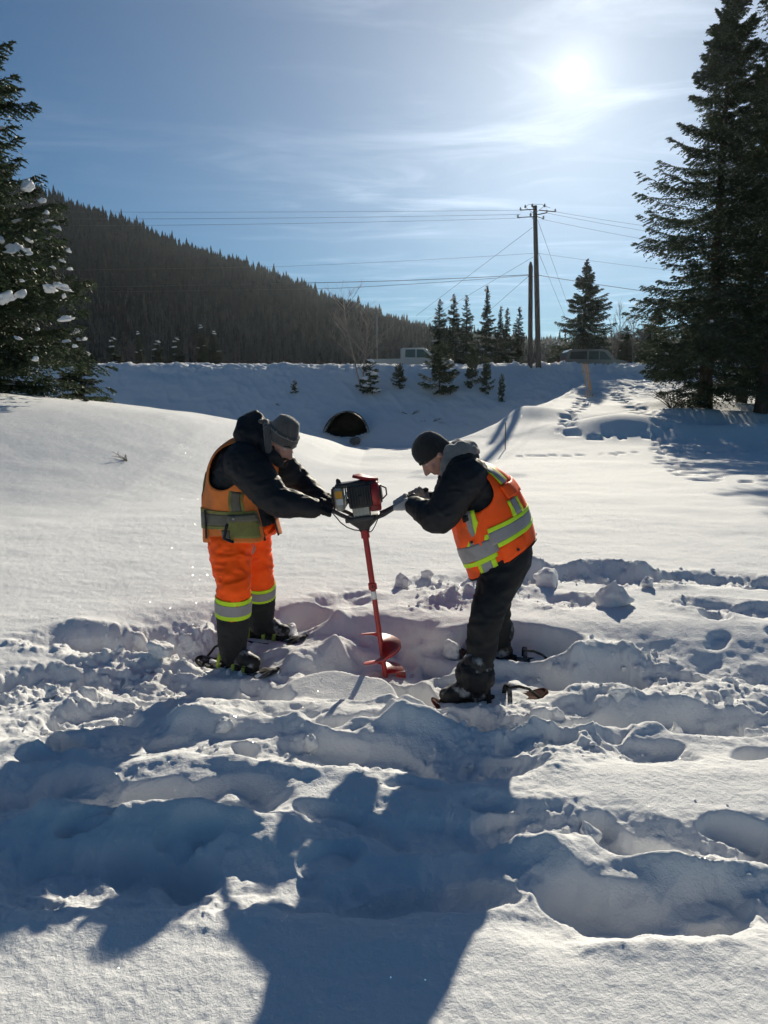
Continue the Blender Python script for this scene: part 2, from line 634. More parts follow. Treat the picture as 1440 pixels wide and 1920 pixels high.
# tracks trodden by boots and snowshoes: photograph points, half width, depth
STROKES = [
    ([(110, 1192), (250, 1196), (380, 1190), (480, 1178), (560, 1156), (650, 1126)], 0.20, 0.17),
    ([(300, 1242), (380, 1252), (450, 1258), (540, 1246)], 0.27, 0.20),
    ([(640, 1225), (720, 1240), (800, 1246)], 0.27, 0.40),
    ([(690, 1180), (760, 1190), (830, 1205)], 0.22, 0.28),
    ([(860, 1232), (960, 1226), (1100, 1232), (1250, 1244), (1440, 1256), (1600, 1262)], 0.22, 0.22),
    ([(800, 1306), (900, 1326), (1040, 1332), (1180, 1322), (1330, 1334), (1500, 1330)], 0.17, 0.19),
    ([(20, 1292), (110, 1272), (210, 1252), (320, 1262)], 0.17, 0.13),
    ([(60, 1372), (160, 1330), (260, 1296)], 0.14, 0.12),
    ([(250, 1392), (380, 1386), (520, 1392), (660, 1404), (820, 1420), (960, 1412)], 0.15, 0.13),
    ([(480, 1322), (600, 1330), (700, 1345)], 0.13, 0.11),
    ([(980, 1392), (1120, 1388), (1230, 1400)], 0.09, 0.07),
    ([(-80, 1500), (60, 1494), (200, 1500), (330, 1508), (460, 1502)], 0.15, 0.13),
    ([(60, 1640), (220, 1650), (420, 1664), (640, 1674), (820, 1664), (930, 1630)], 0.15, 0.15),
    ([(600, 1545), (760, 1560), (900, 1562), (1010, 1546)], 0.12, 0.07),
    ([(1030, 1694), (1180, 1702), (1330, 1696), (1520, 1676)], 0.14, 0.14),
    ([(1200, 1576), (1340, 1592), (1520, 1602)], 0.11, 0.13),
    ([(1060, 1556), (1110, 1560)], 0.06, 0.08),
    ([(960, 1088), (1080, 1084), (1200, 1094), (1330, 1090), (1500, 1100)], 0.16, 0.10),
    ([(800, 1102), (900, 1098), (980, 1100)], 0.20, 0.09),
    ([(1310, 1140), (1400, 1148), (1480, 1156)], 0.16, 0.09),
    ([(1400, 1098), (1500, 1104)], 0.12, 0.16),
    ([(1040, 1136), (1100, 1132)], 0.10, 0.06),
]
RIDGES = [  # pushed-up snow: points, half width, height
    ([(560, 1250), (640, 1280), (700, 1284)], 0.16, 0.07),
    ([(880, 1262), (980, 1258), (1100, 1276), (1220, 1292)], 0.10, 0.08),
    ([(1090, 1206), (1160, 1210), (1240, 1218)], 0.13, 0.10),
    ([(350, 1342), (450, 1330), (540, 1336), (610, 1352)], 0.10, 0.09),
    ([(640, 1352), (760, 1346), (860, 1358), (1000, 1364)], 0.09, 0.08),
    ([(930, 1366), (1060, 1356), (1180, 1352), (1290, 1350)], 0.09, 0.08),
    ([(1000, 1270), (1130, 1290), (1260, 1302), (1400, 1300)], 0.08, 0.06),
    ([(260, 1440), (420, 1436), (560, 1446), (720, 1452)], 0.06, 0.025),
    ([(90, 1550), (200, 1546), (330, 1552), (470, 1560), (560, 1580)], 0.06, 0.07),
    ([(1000, 1590), (1120, 1610), (1250, 1630), (1420, 1640)], 0.07, 0.06),
    ([(840, 1300), (760, 1296), (730, 1310)], 0.07, 0.08),
    ([(150, 1222), (260, 1206), (350, 1216)], 0.10, 0.07),
    ([(250, 1250), (320, 1226), (370, 1236)], 0.08, 0.06),
    ([(500, 1198), (560, 1176), (640, 1160)], 0.10, 0.07),
    ([(560, 1208), (600, 1196), (650, 1184)], 0.10, 0.09),
    ([(780, 1142), (880, 1124), (1000, 1118)], 0.12, 0.05),
    ([(880, 1100), (980, 1074), (1120, 1070), (1200, 1080)], 0.10, 0.07),
    ([(1330, 1262), (1440, 1270), (1520, 1268)], 0.14, 0.06),
]
_prng = random.Random(12)
PITS = []                                  # each step: x, y, cos, sin, half length, half width, depth


def make_pits():
    for pts, hw, dep in STROKES:
        w = [tuple(on_ground(px, py)[:2]) for px, py in pts]
        for (x0, y0), (x1, y1) in zip(w[:-1], w[1:]):
            L_ = math.hypot(x1 - x0, y1 - y0)
            n_ = max(1, int(round(L_ / (0.20 + hw * 0.9))))
            for k in range(n_):
                t = (k + 0.5 + _prng.uniform(-0.3, 0.3)) / n_
                a = math.atan2(y1 - y0, x1 - x0) + _prng.uniform(-0.4, 0.4)
                o = _prng.uniform(-0.35, 0.35) * hw
                PITS.append((x0 + (x1 - x0) * t - math.sin(a) * o, y0 + (y1 - y0) * t + math.cos(a) * o, math.cos(a), math.sin(a),
                             _prng.uniform(0.17, 0.30) + hw * 0.3, hw * _prng.uniform(0.70, 1.25), dep * _prng.uniform(0.50, 1.15)))


def _pad(px, py, Y, d, la, lb, drop):
    p = at(px, py, Y); n = math.hypot(*d)
    return (p.x, p.y, d[0] / n, d[1] / n, la, lb, p.z - drop)


PADS = [_pad(436, 1222, 4.30, (0.82, -0.42), 0.36, 0.17, 0.098), _pad(490, 1168, 4.72, (0.88, -0.3), 0.36, 0.16, 0.098),
        _pad(905, 1280, 3.80, (-0.95, -0.12), 0.44, 0.15, 0.098), _pad(950, 1205, 4.46, (-0.95, 0.1), 0.40, 0.16, 0.118),
        _pad(725, 1262, 4.28, (1, 0), 0.30, 0.20, 0.03), ]
SLAB = on_ground(640, 1272, -0.03)


def stray_prints():
    """boot holes and dents off the main tracks"""
    for _ in range(40):
        px, py = _prng.uniform(-60, 1500), _prng.uniform(1150, 1440)
        if py < 1200 and px < 380: continue
        p = on_ground(px, py); a = _prng.uniform(-1.2, 1.2)
        PITS.append((p.x, p.y, math.cos(a), math.sin(a), _prng.uniform(0.09, 0.2), _prng.uniform(0.06, 0.11), _prng.uniform(0.03, 0.09)))
    for px, py, l, w, d in ((1110, 1552, .10, .07, .09), (620, 1610, .16, .09, .10), (330, 1590, .14, .08, .09), (760, 1480, .12, .06, .03), (1180, 1650, .2, .1, .05), (905, 1500, .15, .07, .05), (1390, 1560, .14, .08, .1), (1000, 1650, .09, .07, .08), (180, 1560, .13, .07, .08)):
        p = on_ground(px, py); a = _prng.uniform(-0.6, 0.6)
        PITS.append((p.x, p.y, math.cos(a), math.sin(a), l, w, d))


def voronoi2(x, y, seed):
    """distance to the nearest cell point and that cell's random value."""
    ix = np.floor(x).astype(np.int64); iy = np.floor(y).astype(np.int64)
    best = np.full(x.shape, 1e9); val = np.zeros(x.shape); z0 = np.zeros_like(ix)
    for dx in (-1, 0, 1):
        for dy in (-1, 0, 1):
            cx = ix + dx; cy = iy + dy
            px_ = cx + 0.5 + 0.45 * _hash(cx, cy, z0, seed); py_ = cy + 0.5 + 0.45 * _hash(cx, cy, z0, seed + 1)
            d = np.hypot(x - px_, y - py_)
            m_ = d < best
            val = np.where(m_, _hash(cx, cy, z0, seed + 2), val); best = np.where(m_, d, best)
    return best, val


TRACKS = [  # far footprints: points, half spread, print radius, depth
    ([(1238, 826), (1244, 846), (1262, 866), (1288, 886), (1330, 898), (1400, 904), (1480, 906)], 0.28, 0.17, 0.17),
    ([(975, 855), (1060, 853), (1150, 851), (1240, 846), (1330, 848), (1460, 846)], 0.10, 0.12, 0.12),
    ([(1065, 812), (1062, 790), (1075, 772), (1095, 754), (1112, 738), (1120, 726)], 0.30, 0.20, 0.22),
    ([(1110, 820), (1170, 818), (1238, 824)], 0.25, 0.18, 0.18),
    ([(1150, 738), (1180, 755), (1215, 775), (1240, 800), (1246, 824)], 0.28, 0.18, 0.18),
]


def seg_dist(x, y, pts):
    """distance to a polyline."""
    d = np.full(x.shape, 1e9)
    for (x0, y0), (x1, y1) in zip(pts[:-1], pts[1:]):
        dx, dy = x1 - x0, y1 - y0
        t = np.clip(((x - x0) * dx + (y - y0) * dy) / (dx * dx + dy * dy + 1e-12), 0, 1)
        d = np.minimum(d, np.hypot(x - x0 - t * dx, y - y0 - t * dy))
    return d


def gpts(pts):
    return [tuple(on_ground(px, py)[:2]) for px, py in pts]


def ground_z(x, y):
    x = np.asarray(x, dtype=float); y = np.asarray(y, dtype=float)
    shp = x.shape
    x = x.ravel(); y = y.ravel()
    z = macro(x, y)
    rr = np.hypot(x, y)
    # soft wind-drifted relief of the whole cover
    z = z + 0.030 * fbm2(x * 0.55, y * 0.55, 3, 40) * sstep(2.0, 9.0, rr) + 0.010 * fbm2(x * 1.7, y * 2.6, 3, 44)
    # far rough snow: bank faces and the ploughed edge
    rough = sstep(44.5, 46.2, y) * (1 - sstep(48.2, 48.8, y)) + sstep(55.8, 57, y) * (1 - sstep(59, 62, y))
    rough = rough + 0.8 * sstep(6, 9, x) * sstep(33, 40, y) * (1 - sstep(48.2, 48.8, y))
    z = z + rough * (0.10 * fbm2(x * 2.6, y * 2.6, 3, 60) + 0.07 * ridged2(x * 5, y * 5, 2, 61))
    z = z + (0.030 * fbm2(x * 2.4, y * 2.0, 3, 64) + 0.05 * ridged2(x * 0.9 + 0.4 * y, y * 0.5, 2, 65)) * sstep(37, 39, y) * (1 - sstep(45.5, 46.5, y))
    z = z + 0.10 * fbm2(x * 0.5, y * 0.7, 4, 63) * sstep(36, 39, y) * (1 - sstep(47.5, 48.5, y))
    near = np.where((rr < 9.5) & (y > 0.3))[0]
    if len(near):
        xs, ys = x[near], y[near]
        if not PITS:
            make_pits(); stray_prints()
        wx = xs + 0.060 * fbm2(xs * 2.6, ys * 2.6, 2, 70) + 0.014 * fbm2(xs * 11, ys * 11, 2, 74)
        wy = ys + 0.060 * fbm2(xs * 2.6 + 40, ys * 2.6, 2, 71) + 0.014 * fbm2(xs * 11 + 9, ys * 11, 2, 75)
        carve = np.zeros_like(xs); mask = np.zeros_like(xs)
        for pts, hw, dep in STROKES:
            d = seg_dist(wx, wy, gpts(pts))
            carve = np.maximum(carve, 0.40 * dep * (1 - sstep(hw * 0.15, hw * 1.5, d)))
            mask = np.maximum(mask, 1 - sstep(hw * 0.8, hw * 2.0 + 0.06, d))
        for px_, py_, ca, sa, la, lb, dep in PITS:
            k = np.where((np.abs(wx - px_) < la * 1.3) & (np.abs(wy - py_) < la * 1.3))[0]
            if not len(k): continue
            dx = wx[k] - px_; dy = wy[k] - py_
            q = np.sqrt(((dx * ca + dy * sa) / la) ** 2 + ((-dx * sa + dy * ca) / lb) ** 2)
            carve[k] = np.maximum(carve[k], dep * np.clip(1.15 - 0.9 * sstep(-0.4, 0.9, fbm2(wx[k] * 5, wy[k] * 5, 2, 150)), 0.5, 1) * ((1 - sstep(0.54, 1.06, q)) * (0.9 + 0.1 * np.clip(1 - q * q, 0, 1))))
        basin = 0.12 * (1 - sstep(0.30, 0.95, seg_dist(wx, wy, gpts([(330, 1215), (520, 1222), (700, 1235), (900, 1262), (1150, 1262), (1440, 1268)]))))
        basin = np.maximum(basin, 0.05 * (1 - sstep(0.25, 0.6, seg_dist(wx, wy, gpts([(100, 1290), (300, 1300), (600, 1340), (1000, 1350), (1440, 1340)])))))
        rid = np.zeros_like(xs)
        for pts, hw, hgt in RIDGES:
            d = seg_dist(wx, wy, gpts(pts))
            p = hgt * np.exp(-(d / hw) ** 2 * 1.2) * np.clip(0.75 + 0.9 * fbm2(xs * 4, ys * 4, 2, 80), 0, 1.5)
            rid = np.maximum(rid, p)
            mask = np.maximum(mask, np.exp(-(d / (hw * 1.6)) ** 2))
        mask = np.maximum(mask, np.clip(basin / 0.12, 0, 1) * 0.8)
        near_soft = 0.55 + 0.45 * sstep(2.4, 3.6, ys)
        lum = 0.046 * fbm2(xs * 2.6, ys * 3.4, 3, 82, 0.4) + 0.018 * near_soft * ridged2(xs * 4.5, ys * 6.0, 3, 84)
        lo = fbm2(xs * 1.5, ys * 1.5, 2, 92)
        rough = sstep(-0.35, 0.45, lo) * near_soft
        crumb = 0.014 * fbm2(xs * 22, ys * 22, 3, 86)
        blocks = np.zeros_like(xs); mk = np.where(mask > 0.05)[0]
        for sc_, h_, thr, sd_ in ((7.0, 0.055, 0.45, 200), (15.0, 0.030, 0.25, 210), (32.0, 0.014, 0.0, 220)):
            f1, cv_ = voronoi2(xs[mk] * sc_ + 0.35 * noise2(xs[mk] * sc_ * 1.3, ys[mk] * sc_ * 1.3, sd_ + 5), ys[mk] * sc_ * 1.15, sd_)
            hb_ = np.clip((cv_ - thr) / (1 - thr), 0, 1) * (1 - sstep(0.22, 0.46, f1)) * h_
            blocks[mk] = np.maximum(blocks[mk], hb_)
        zz_ = z[near] - carve - basin * (1 - 0.55 * np.clip(carve / 0.2, 0, 1)) + rid * 0.9 + mask * (lum + rough * crumb) + mask ** 2 * blocks * (0.2 + 0.8 * rough) * near_soft
        zz_ = zz_ + (1 - mask) * (0.0035 * fbm2(xs * 9, ys * 14, 3, 94) + 0.002 * fbm2(xs * 45, ys * 45, 2, 95))
        for px_, py_, ca, sa, la, lb, pz in PADS:              # places pressed flat under feet and round the auger
            dx = wx - px_; dy = wy - py_
            q = np.sqrt(((dx * ca + dy * sa) / la) ** 2 + ((-dx * sa + dy * ca) / lb) ** 2)
            w_ = 1 - sstep(0.75, 1.35, q)
            zz_ = zz_ * (1 - w_) + w_ * np.minimum(zz_, pz + 0.012 * fbm2(xs * 14, ys * 14, 3, 130))
        dx = wx - SLAB.x; dy = wy - SLAB.y
        w_ = 1 - sstep(0.7, 1.15, np.sqrt(((dx + 0.35 * dy) / 0.36) ** 2 + (dy / 0.20) ** 2))
        zz_ = zz_ * (1 - w_) + w_ * (-0.085 + 0.10 * dx * 0.3 + 0.20 * dy)
        mask = mask * (1 - 0.9 * w_)
        zz_ = zz_ + mask * (0.35 + 0.9 * rough) * (0.0085 * fbm2(xs * 30, ys * 30, 2, 140) + 0.006 * ridged2(xs * 17, ys * 21, 2, 141))
        z[near] = zz_
    mid = np.where((rr > 12) & (rr < 45) & (x > 2))[0]
    if len(mid):
        xs, ys = x[mid], y[mid]; dz = np.zeros_like(xs)
        for pts, spread, pr, dep in TRK_W:
            for px_, py_ in pts:
                hsh = math.sin(px_ * 91.7 + py_ * 47.3) * 43758.5; hsh -= math.floor(hsh)
                pr_ = pr * (0.6 + 0.7 * hsh); ca = math.cos(hsh * 3 - 1.5); sa = math.sin(hsh * 3 - 1.5)
                ex = (xs - px_) * ca + (ys - py_) * sa; ey = -(xs - px_) * sa + (ys - py_) * ca
                q = (ex / pr_) ** 2 + (ey / (pr_ * 1.5)) ** 2
                dz = np.minimum(dz, -dep * np.exp(-q ** 2)) + 0.22 * dep * np.exp(-(q - 2.0) ** 2) * (q < 6)
        z[mid] += dz
    return z.reshape(shp)


TRK_W = []
_rng = random.Random(4)


def trace_to_ground(px, py):
    """March the view ray of a photograph point until it meets the smooth ground."""
    p0 = V((0, 0, CAM_H)); d = (at(px, py, 1.0) - p0)
    ts = np.linspace(3, 70, 1400)
    zs = p0.z + d.z * ts
    g = macro(d.x * ts, d.y * ts)
    i = int(np.argmax(zs < g))
    return (d.x * ts[i], d.y * ts[i])


for pts, spread, pr, dep in TRACKS:
    wp = [trace_to_ground(*p) for p in pts]
    out = []; side = 1
    for (x0, y0), (x1, y1) in zip(wp[:-1], wp[1:]):
        L_ = math.hypot(x1 - x0, y1 - y0)
        n_ = max(1, int(L_ / (pr * 2.6)))
        for k in range(n_):
            t = (k + _rng.uniform(-0.2, 0.2)) / n_
            side = -side
            nx, ny = -(y1 - y0) / max(L_, 1e-6), (x1 - x0) / max(L_, 1e-6)
            s = side * spread * _rng.uniform(0.3, 1.0)
            out.append((x0 + (x1 - x0) * t + nx * s, y0 + (y1 - y0) * t + ny * s))
    TRK_W.append((out, spread, pr, dep))


def build_ground():
    rs = [0.0, 0.25, 0.5, 0.75]
    r = 1.0
    while r < 1400:
        rs.append(r)
        dr = max(0.0080, r * r / 1200.0) if r > 1.4 else 0.03
        if r < 36: dr = min(dr, 0.16 + 0.004 * r)
        elif r < 50: dr = min(dr, 0.12)
        elif r < 60: dr = min(dr, 0.22)
        elif r < 75: dr = min(dr, 0.4)
        else: dr = min(dr, r * 0.05)
        r += dr
    rs = np.array(rs[1:])
    aa = list(np.linspace(-33.5, 33.5, 660))
    a = 33.5; step = 0.12; right = []
    while a < 180:
        step *= 1.14; a += min(step, 6.0)
        right.append(min(a, 180.0))
    az = np.radians(np.array([-v for v in reversed(right[:-1])] + aa + right))
    na, nr = len(az), len(rs)
    A, Rr = np.meshgrid(az, rs)
    X = Rr * np.sin(A); Y = Rr * np.cos(A)
    Z = ground_z(X, Y)
    # everything behind the camera and far to the sides just lies there as a smooth cover
    verts = np.stack([X.ravel(), Y.ravel(), Z.ravel()], 1)
    i = np.arange(nr - 1)[:, None] * na; j = np.arange(na)[None, :]
    j2 = (j + 1) % na
    quads = np.stack([i + j, i + j2, i + na + j2, i + na + j], -1).reshape(-1, 4)
    quads = quads[:, ::-1]
    # mouth of the culvert: no snow there
    c = verts[quads].mean(1)
    hole = (c[:, 1] > 36.5) & (c[:, 1] < 43.5) & in_culvert(c[:, 0] - CULV.x, c[:, 2] - CULV_BASE, 0.0)
    quads = quads[~hole]
    v0 = len(verts)
    verts = np.vstack([verts, [[0, 0, float(ground_z(np.array([0.0]), np.array([0.0]))[0])]]])
    tri = np.stack([np.full(na, v0), np.arange(na), (np.arange(na) + 1) % na], 1)[:, ::-1]
    me = fast_mesh('ground', verts, [quads, tri])
    o = link('ground', me, SNOW)
    tag(o, 'deep snow cover with trampled trenches, smooth drifts and the road bank', kind='structure')
    return o


CULV_HW = 1.22
CULV_BASE = at(649, 819, CULV_Y).z
CULV_HT = 1.30


def in_culvert(dx, dz, grow):
    """Low arch: flat-ish floor, curved crown."""
    w = CULV_HW + grow
    u = np.clip(np.abs(dx) / w, 0, 1)
    top = (CULV_HT + grow) * (1 - u ** 2.2) ** 0.75
    bot = 0.30 * u ** 2.0 - grow
    return (np.abs(dx) < w) & (dz < np.maximum(top, bot)) & (dz > bot)


ground = build_ground()


def gz(x, y):
    return float(ground_z(np.array([float(x)]), np.array([float(y)]))[0])

# ------------------------------------------------------------------ road, culvert, hill
M_ROAD = mat('ploughed_road', (0.33, 0.34, 0.36), 0.8, 0.3, col2=(0.12, 0.12, 0.125), var_scale=0.8, bump=0.4, bump_scale=8)
xs_ = np.linspace(-140, 140, 113); ys_ = np.linspace(48.9, 55.3, 9)
XX, YY = np.meshgrid(xs_, ys_)
ZZ = ROAD_Z + 0.05 + 0.03 * (1 - ((YY - 52.1) / 3.2) ** 2) + 0.01 * fbm2(XX * 1.3, YY * 1.3, 2, 5)
n_ = len(xs_)
q_ = np.array([(r * n_ + c, r * n_ + c + 1, (r + 1) * n_ + c + 1, (r + 1) * n_ + c) for r in range(len(ys_) - 1) for c in range(n_ - 1)])
tag(link('road', fast_mesh('road', np.stack([XX.ravel(), YY.ravel(), ZZ.ravel()], 1), [q_]), M_ROAD),
    'ploughed road running along the top of the snow bank', kind='structure')

M_STEEL = mat('galvanised_steel', (0.10, 0.09, 0.085), 0.75, 0.3, metal=0.3, col2=(0.07, 0.055, 0.045), var_scale=4, bump=0.3, bump_scale=12)
M_ROCK = mat('rock', (0.16, 0.14, 0.12), 0.9, 0.3, var=0.4, var_scale=8, bump=0.8, bump_scale=14, bump_dist=0.03)
cv = thing('culvert', (CULV.x, CULV_Y, CULV_BASE), 'dark arched culvert mouth at the foot of the snowy road bank', 'culvert')
mb = MB(); rings = []
for k in range(46):
    yy = CULV_Y - 0.15 + k * 0.22
    g = 0.03 + 0.02 * (k % 2); ring = []
    for j in range(25):
        u = -1 + 2 * j / 24
        ring.append((CULV.x + u * (CULV_HW + g), yy, CULV_BASE + 0.26 + (CULV_HT - 0.26 + g) * max(0, (1 - abs(u) ** 2.2)) ** 0.75))
    for j in range(1, 12):
        u = 1 - 2 * j / 12
        ring.append((CULV.x + u * (CULV_HW + g), yy, CULV_BASE - 0.05 - g + 0.30 * u * u))
    rings.append(ring)
n0 = len(rings[0]); fs = []
for i in range(len(rings) - 1):
    for j in range(n0):
        a = i * n0 + j; b = i * n0 + (j + 1) % n0
        fs.append((a, b, b + n0, a + n0))
fs.append(tuple((len(rings) - 1) * n0 + j for j in range(n0)))
mb.add([p for r in rings for p in r], fs); mb.build('corrugated_pipe', M_STEEL, cv)
mb = MB(); rings = []
for k in range(16):
    yy = CULV_Y - 0.7 + k * 0.3
    rings.append([(CULV.x + u * 1.2, yy, CULV_BASE - 0.02 + 0.27 * u * u + 0.05 * float(noise2(np.array([u * 2.0 + k]), np.array([k * 0.7]), 8)[0]) - 0.02 * k) for u in np.linspace(-1, 1, 13)])
mb.loft(rings, cap=False, closed=False); mb.build('snow_floor', SNOW2, cv)


def rock_mesh(name, r, seed, flat=0.75, facets=3.0, amp=0.35, sub=3):
    bm = bmesh.new(); bmesh.ops.create_icosphere(bm, subdivisions=sub, radius=1.0)
    co = np.array([v.co[:] for v in bm.verts])
    d = 1 + amp * fbm3(co * facets * 0.5 + seed * 3.1, 3, seed) + 0.5 * amp * noise3(co * facets + seed, seed + 3)
    rng_ = np.random.default_rng(seed)
    for _ in range(5):                                   # broken flat faces
        n = rng_.normal(size=3); n /= np.linalg.norm(n); h = rng_.uniform(0.55, 0.85)
        t = (co * d[:, None]) @ n
        d = np.where(t > h, d * (h / np.maximum(t, 1e-6)) ** 0.85, d)
    co = co * d[:, None] * np.array([r, r * 0.9, r * flat])
    for v, c in zip(bm.verts, co):
        v.co = c
    me = bpy.data.meshes.new(name); bm.to_mesh(me); bm.free()
    return me


o = link('boulder', rock_mesh('boulder', 0.30, 11), M_ROCK); o.location = at(667, 826, 37.4)
tag(o, 'brown boulder half buried in snow below the culvert mouth', 'boulder')

# the wooded hill behind the road
RIDGE_Y = 430.0
_rp = [(-900, 40), (-500, 150), (-200, 262), (0, 338), (60, 356), (120, 384), (200, 407), (300, 445), (400, 484), (500, 512), (600, 552), (700, 590), (800, 618), (900, 638), (1000, 648), (1200, 652), (1500, 640), (2000, 620), (2600, 640)]
_rx = [at(px, py, RIDGE_Y).x for px, py in _rp]
_rz = [at(px, py, RIDGE_Y).z - 2.5 for px, py in _rp]


def hill_z(x, y):
    top = np.interp(x, _rx, _rz)
    t = sstep(70, RIDGE_Y + 60, y)
    prof = np.clip((y - 95) / (RIDGE_Y - 95), 0, 1.25)
    prof = prof ** 1.25 * (1 - 0.35 * sstep(1.0, 1.25, prof))
    base = 3.2
    return base + (top - base) * prof + 9 * fbm2(x * 0.012, y * 0.012, 3, 31) * np.clip((y - 95) / 200, 0, 1) * np.clip((RIDGE_Y - y + 60) / 120, 0, 1) - 0.8 * (y < 95)


M_HILL = mat('hill_forest_floor', (0.030, 0.031, 0.033), 0.95, 0.0, col2=(0.015, 0.015, 0.016), var_scale=0.06, bump=0.5, bump_scale=0.5)
xs_ = np.linspace(-500, 500, 140); ys_ = np.linspace(80, 560, 70)
XX, YY = np.meshgrid(xs_, ys_)
n_ = len(xs_)
q_ = np.array([(r * n_ + c, r * n_ + c + 1, (r + 1) * n_ + c + 1, (r + 1) * n_ + c) for r in range(len(ys_) - 1) for c in range(n_ - 1)])
tag(link('hill', fast_mesh('hill', np.stack([XX.ravel(), YY.ravel(), hill_z(XX, YY).ravel()], 1), [q_]), M_HILL),
    'steep wooded hill falling from left to right behind the road', kind='structure')

M_FOREST = mat('hill_conifers', (0.013, 0.018, 0.022), 0.9, 0.0, col2=(0.007, 0.010, 0.014), var_scale=0.05)
M_BROWN = mat('bare_wood', (0.105, 0.096, 0.094), 0.9, 0.0, col2=(0.05, 0.047, 0.047), var_scale=0.08)
M_TWIG = mat('bare_twigs', (0.26, 0.22, 0.20), 0.85, 0.2, var=0.3, var_scale=3)
rngf = np.random.default_rng(7)


def forest_conifers(n):
    """One mass of small spruces: tiers of ragged skirts."""
    x = rngf.uniform(-330, 330, n * 3); y = RIDGE_Y + 25 - (RIDGE_Y - 70) * rngf.uniform(0, 1, n * 3) ** 1.35
    keep = (np.abs(x) < 0.62 * y + 15) & (x < 260)
    lo = sstep(90, 235, y + 40 * fbm2(x * 0.02, y * 0.02, 2, 77))          # conifers thin out towards the foot
    keep &= rngf.uniform(0, 1, n * 3) < 0.10 + 0.9 * lo
    x, y = x[keep][:n], y[keep][:n]
    # a close line along the crest
    xr = rngf.uniform(-300, 330, 520); yr = RIDGE_Y - 4 + rngf.uniform(-8, 8, 520)
    x = np.concatenate([x, xr]); y = np.concatenate([y, yr])
    n = len(x)
    z = hill_z(x, y) - 0.5
    h = rngf.uniform(4.5, 9.0, n) * (1 + 0.35 * (rngf.uniform(0, 1, n) > 0.92)) * (0.5 + 0.5 * sstep(100, 330, y)); w = h * rngf.uniform(0.17, 0.26, n)
    lim = (np.interp(x * RIDGE_Y / y, _rx, _rz) + 4.0 - CAM_H) / RIDGE_Y
    room = lim * y + CAM_H - z
    h = np.where(y > RIDGE_Y - 40, h, np.minimum(h, room)); w = np.minimum(w, h * 0.4)
    k = h > 2.0
    x, y, z, h, w = x[k], y[k], z[k], h[k], w[k]; n = len(x)
    K = 5; S = 6
    vs = np.zeros((n, K * S + 1 + K, 3)); 
    fs = []
    ang0 = rngf.uniform(0, 6.28, n)
    for k in range(K):
        f0 = k / K
        rad = w * (1 - f0) ** 0.9
        zt = h * (0.05 + 0.95 * f0)
        for s in range(S):
            a = ang0 + s * 2 * math.pi / S + k * 0.5
            rr = rad * rngf.uniform(0.55, 1.25, n)
            vs[:, k * S + s, 0] = x + rr * np.cos(a); vs[:, k * S + s, 1] = y + rr * np.sin(a)
            vs[:, k * S + s, 2] = z + zt - h * 0.05 * rngf.uniform(0.2, 1.2, n)
        ap = K * S + k
        vs[:, ap, 0] = x; vs[:, ap, 1] = y; vs[:, ap, 2] = z + np.minimum(h * (0.05 + 0.95 * (f0 + 1.75 / K)), h)
        for s in range(S):
            fs.append((k * S + s, k * S + (s + 1) % S, ap))
    vs[:, -1] = vs[:, 0]
    fs = np.array(fs); m_ = vs.shape[1]
    F = (fs[None] + (np.arange(n) * m_)[:, None, None]).reshape(-1, 3)
    return fast_mesh('hillside_spruces', vs.reshape(-1, 3), [F])


tag(link('hillside_spruces', forest_conifers(9000), M_FOREST, smooth=False),
    'dark mass of spruces covering the hillside up to its ragged crest', 'forest', kind='stuff')


def bare_mass(n):
    x = rngf.uniform(-200, 160, n * 2); y = rngf.uniform(92, 260, n * 2)
    k = (np.abs(x) < 0.6 * y + 8)
    x, y = x[k][:n], y[k][:n]; n = len(x)
    z = hill_z(x, y) - 0.3
    h = rngf.uniform(3.5, 6.5, n)
    V_, F_ = [], []
    T = 26
    base = np.stack([x, y, z], 1)
    # stem
    w = 0.10
    st = np.zeros((n, 3, 3)); st[:, 0] = base + [w, 0, 0]; st[:, 1] = base - [w, 0, 0]; st[:, 2] = base; st[:, 2, 2] += h
    tw = np.zeros((n, T, 3, 3))
    f = rngf.uniform(0.3, 1.0, (n, T)); a = rngf.uniform(0, 6.28, (n, T)); L = (h[:, None]) * rngf.uniform(0.12, 0.30, (n, T)) * (1.25 - f)
    p = base[:, None, :] + np.stack([0 * f, 0 * f, f * h[:, None] * 0.9], -1)
    dirv = np.stack([np.cos(a) * 0.7, np.sin(a) * 0.7, 0 * a + 0.8], -1)
    side = np.stack([np.cos(a + 1.57), 0 * a, 0 * a + 0.4], -1) * 0.07
    tw[:, :, 0] = p + side; tw[:, :, 1] = p - side; tw[:, :, 2] = p + dirv * L[..., None]
    v = np.concatenate([st.reshape(-1, 3), tw.reshape(-1, 3)])
    return fast_mesh('bare_woodland', v, [np.arange(len(v)).reshape(-1, 3)])


tag(link('bare_woodland', bare_mass(3600), M_BROWN, smooth=False),
    'grey-brown leafless woodland along the foot of the hill', 'woodland', kind='stuff')

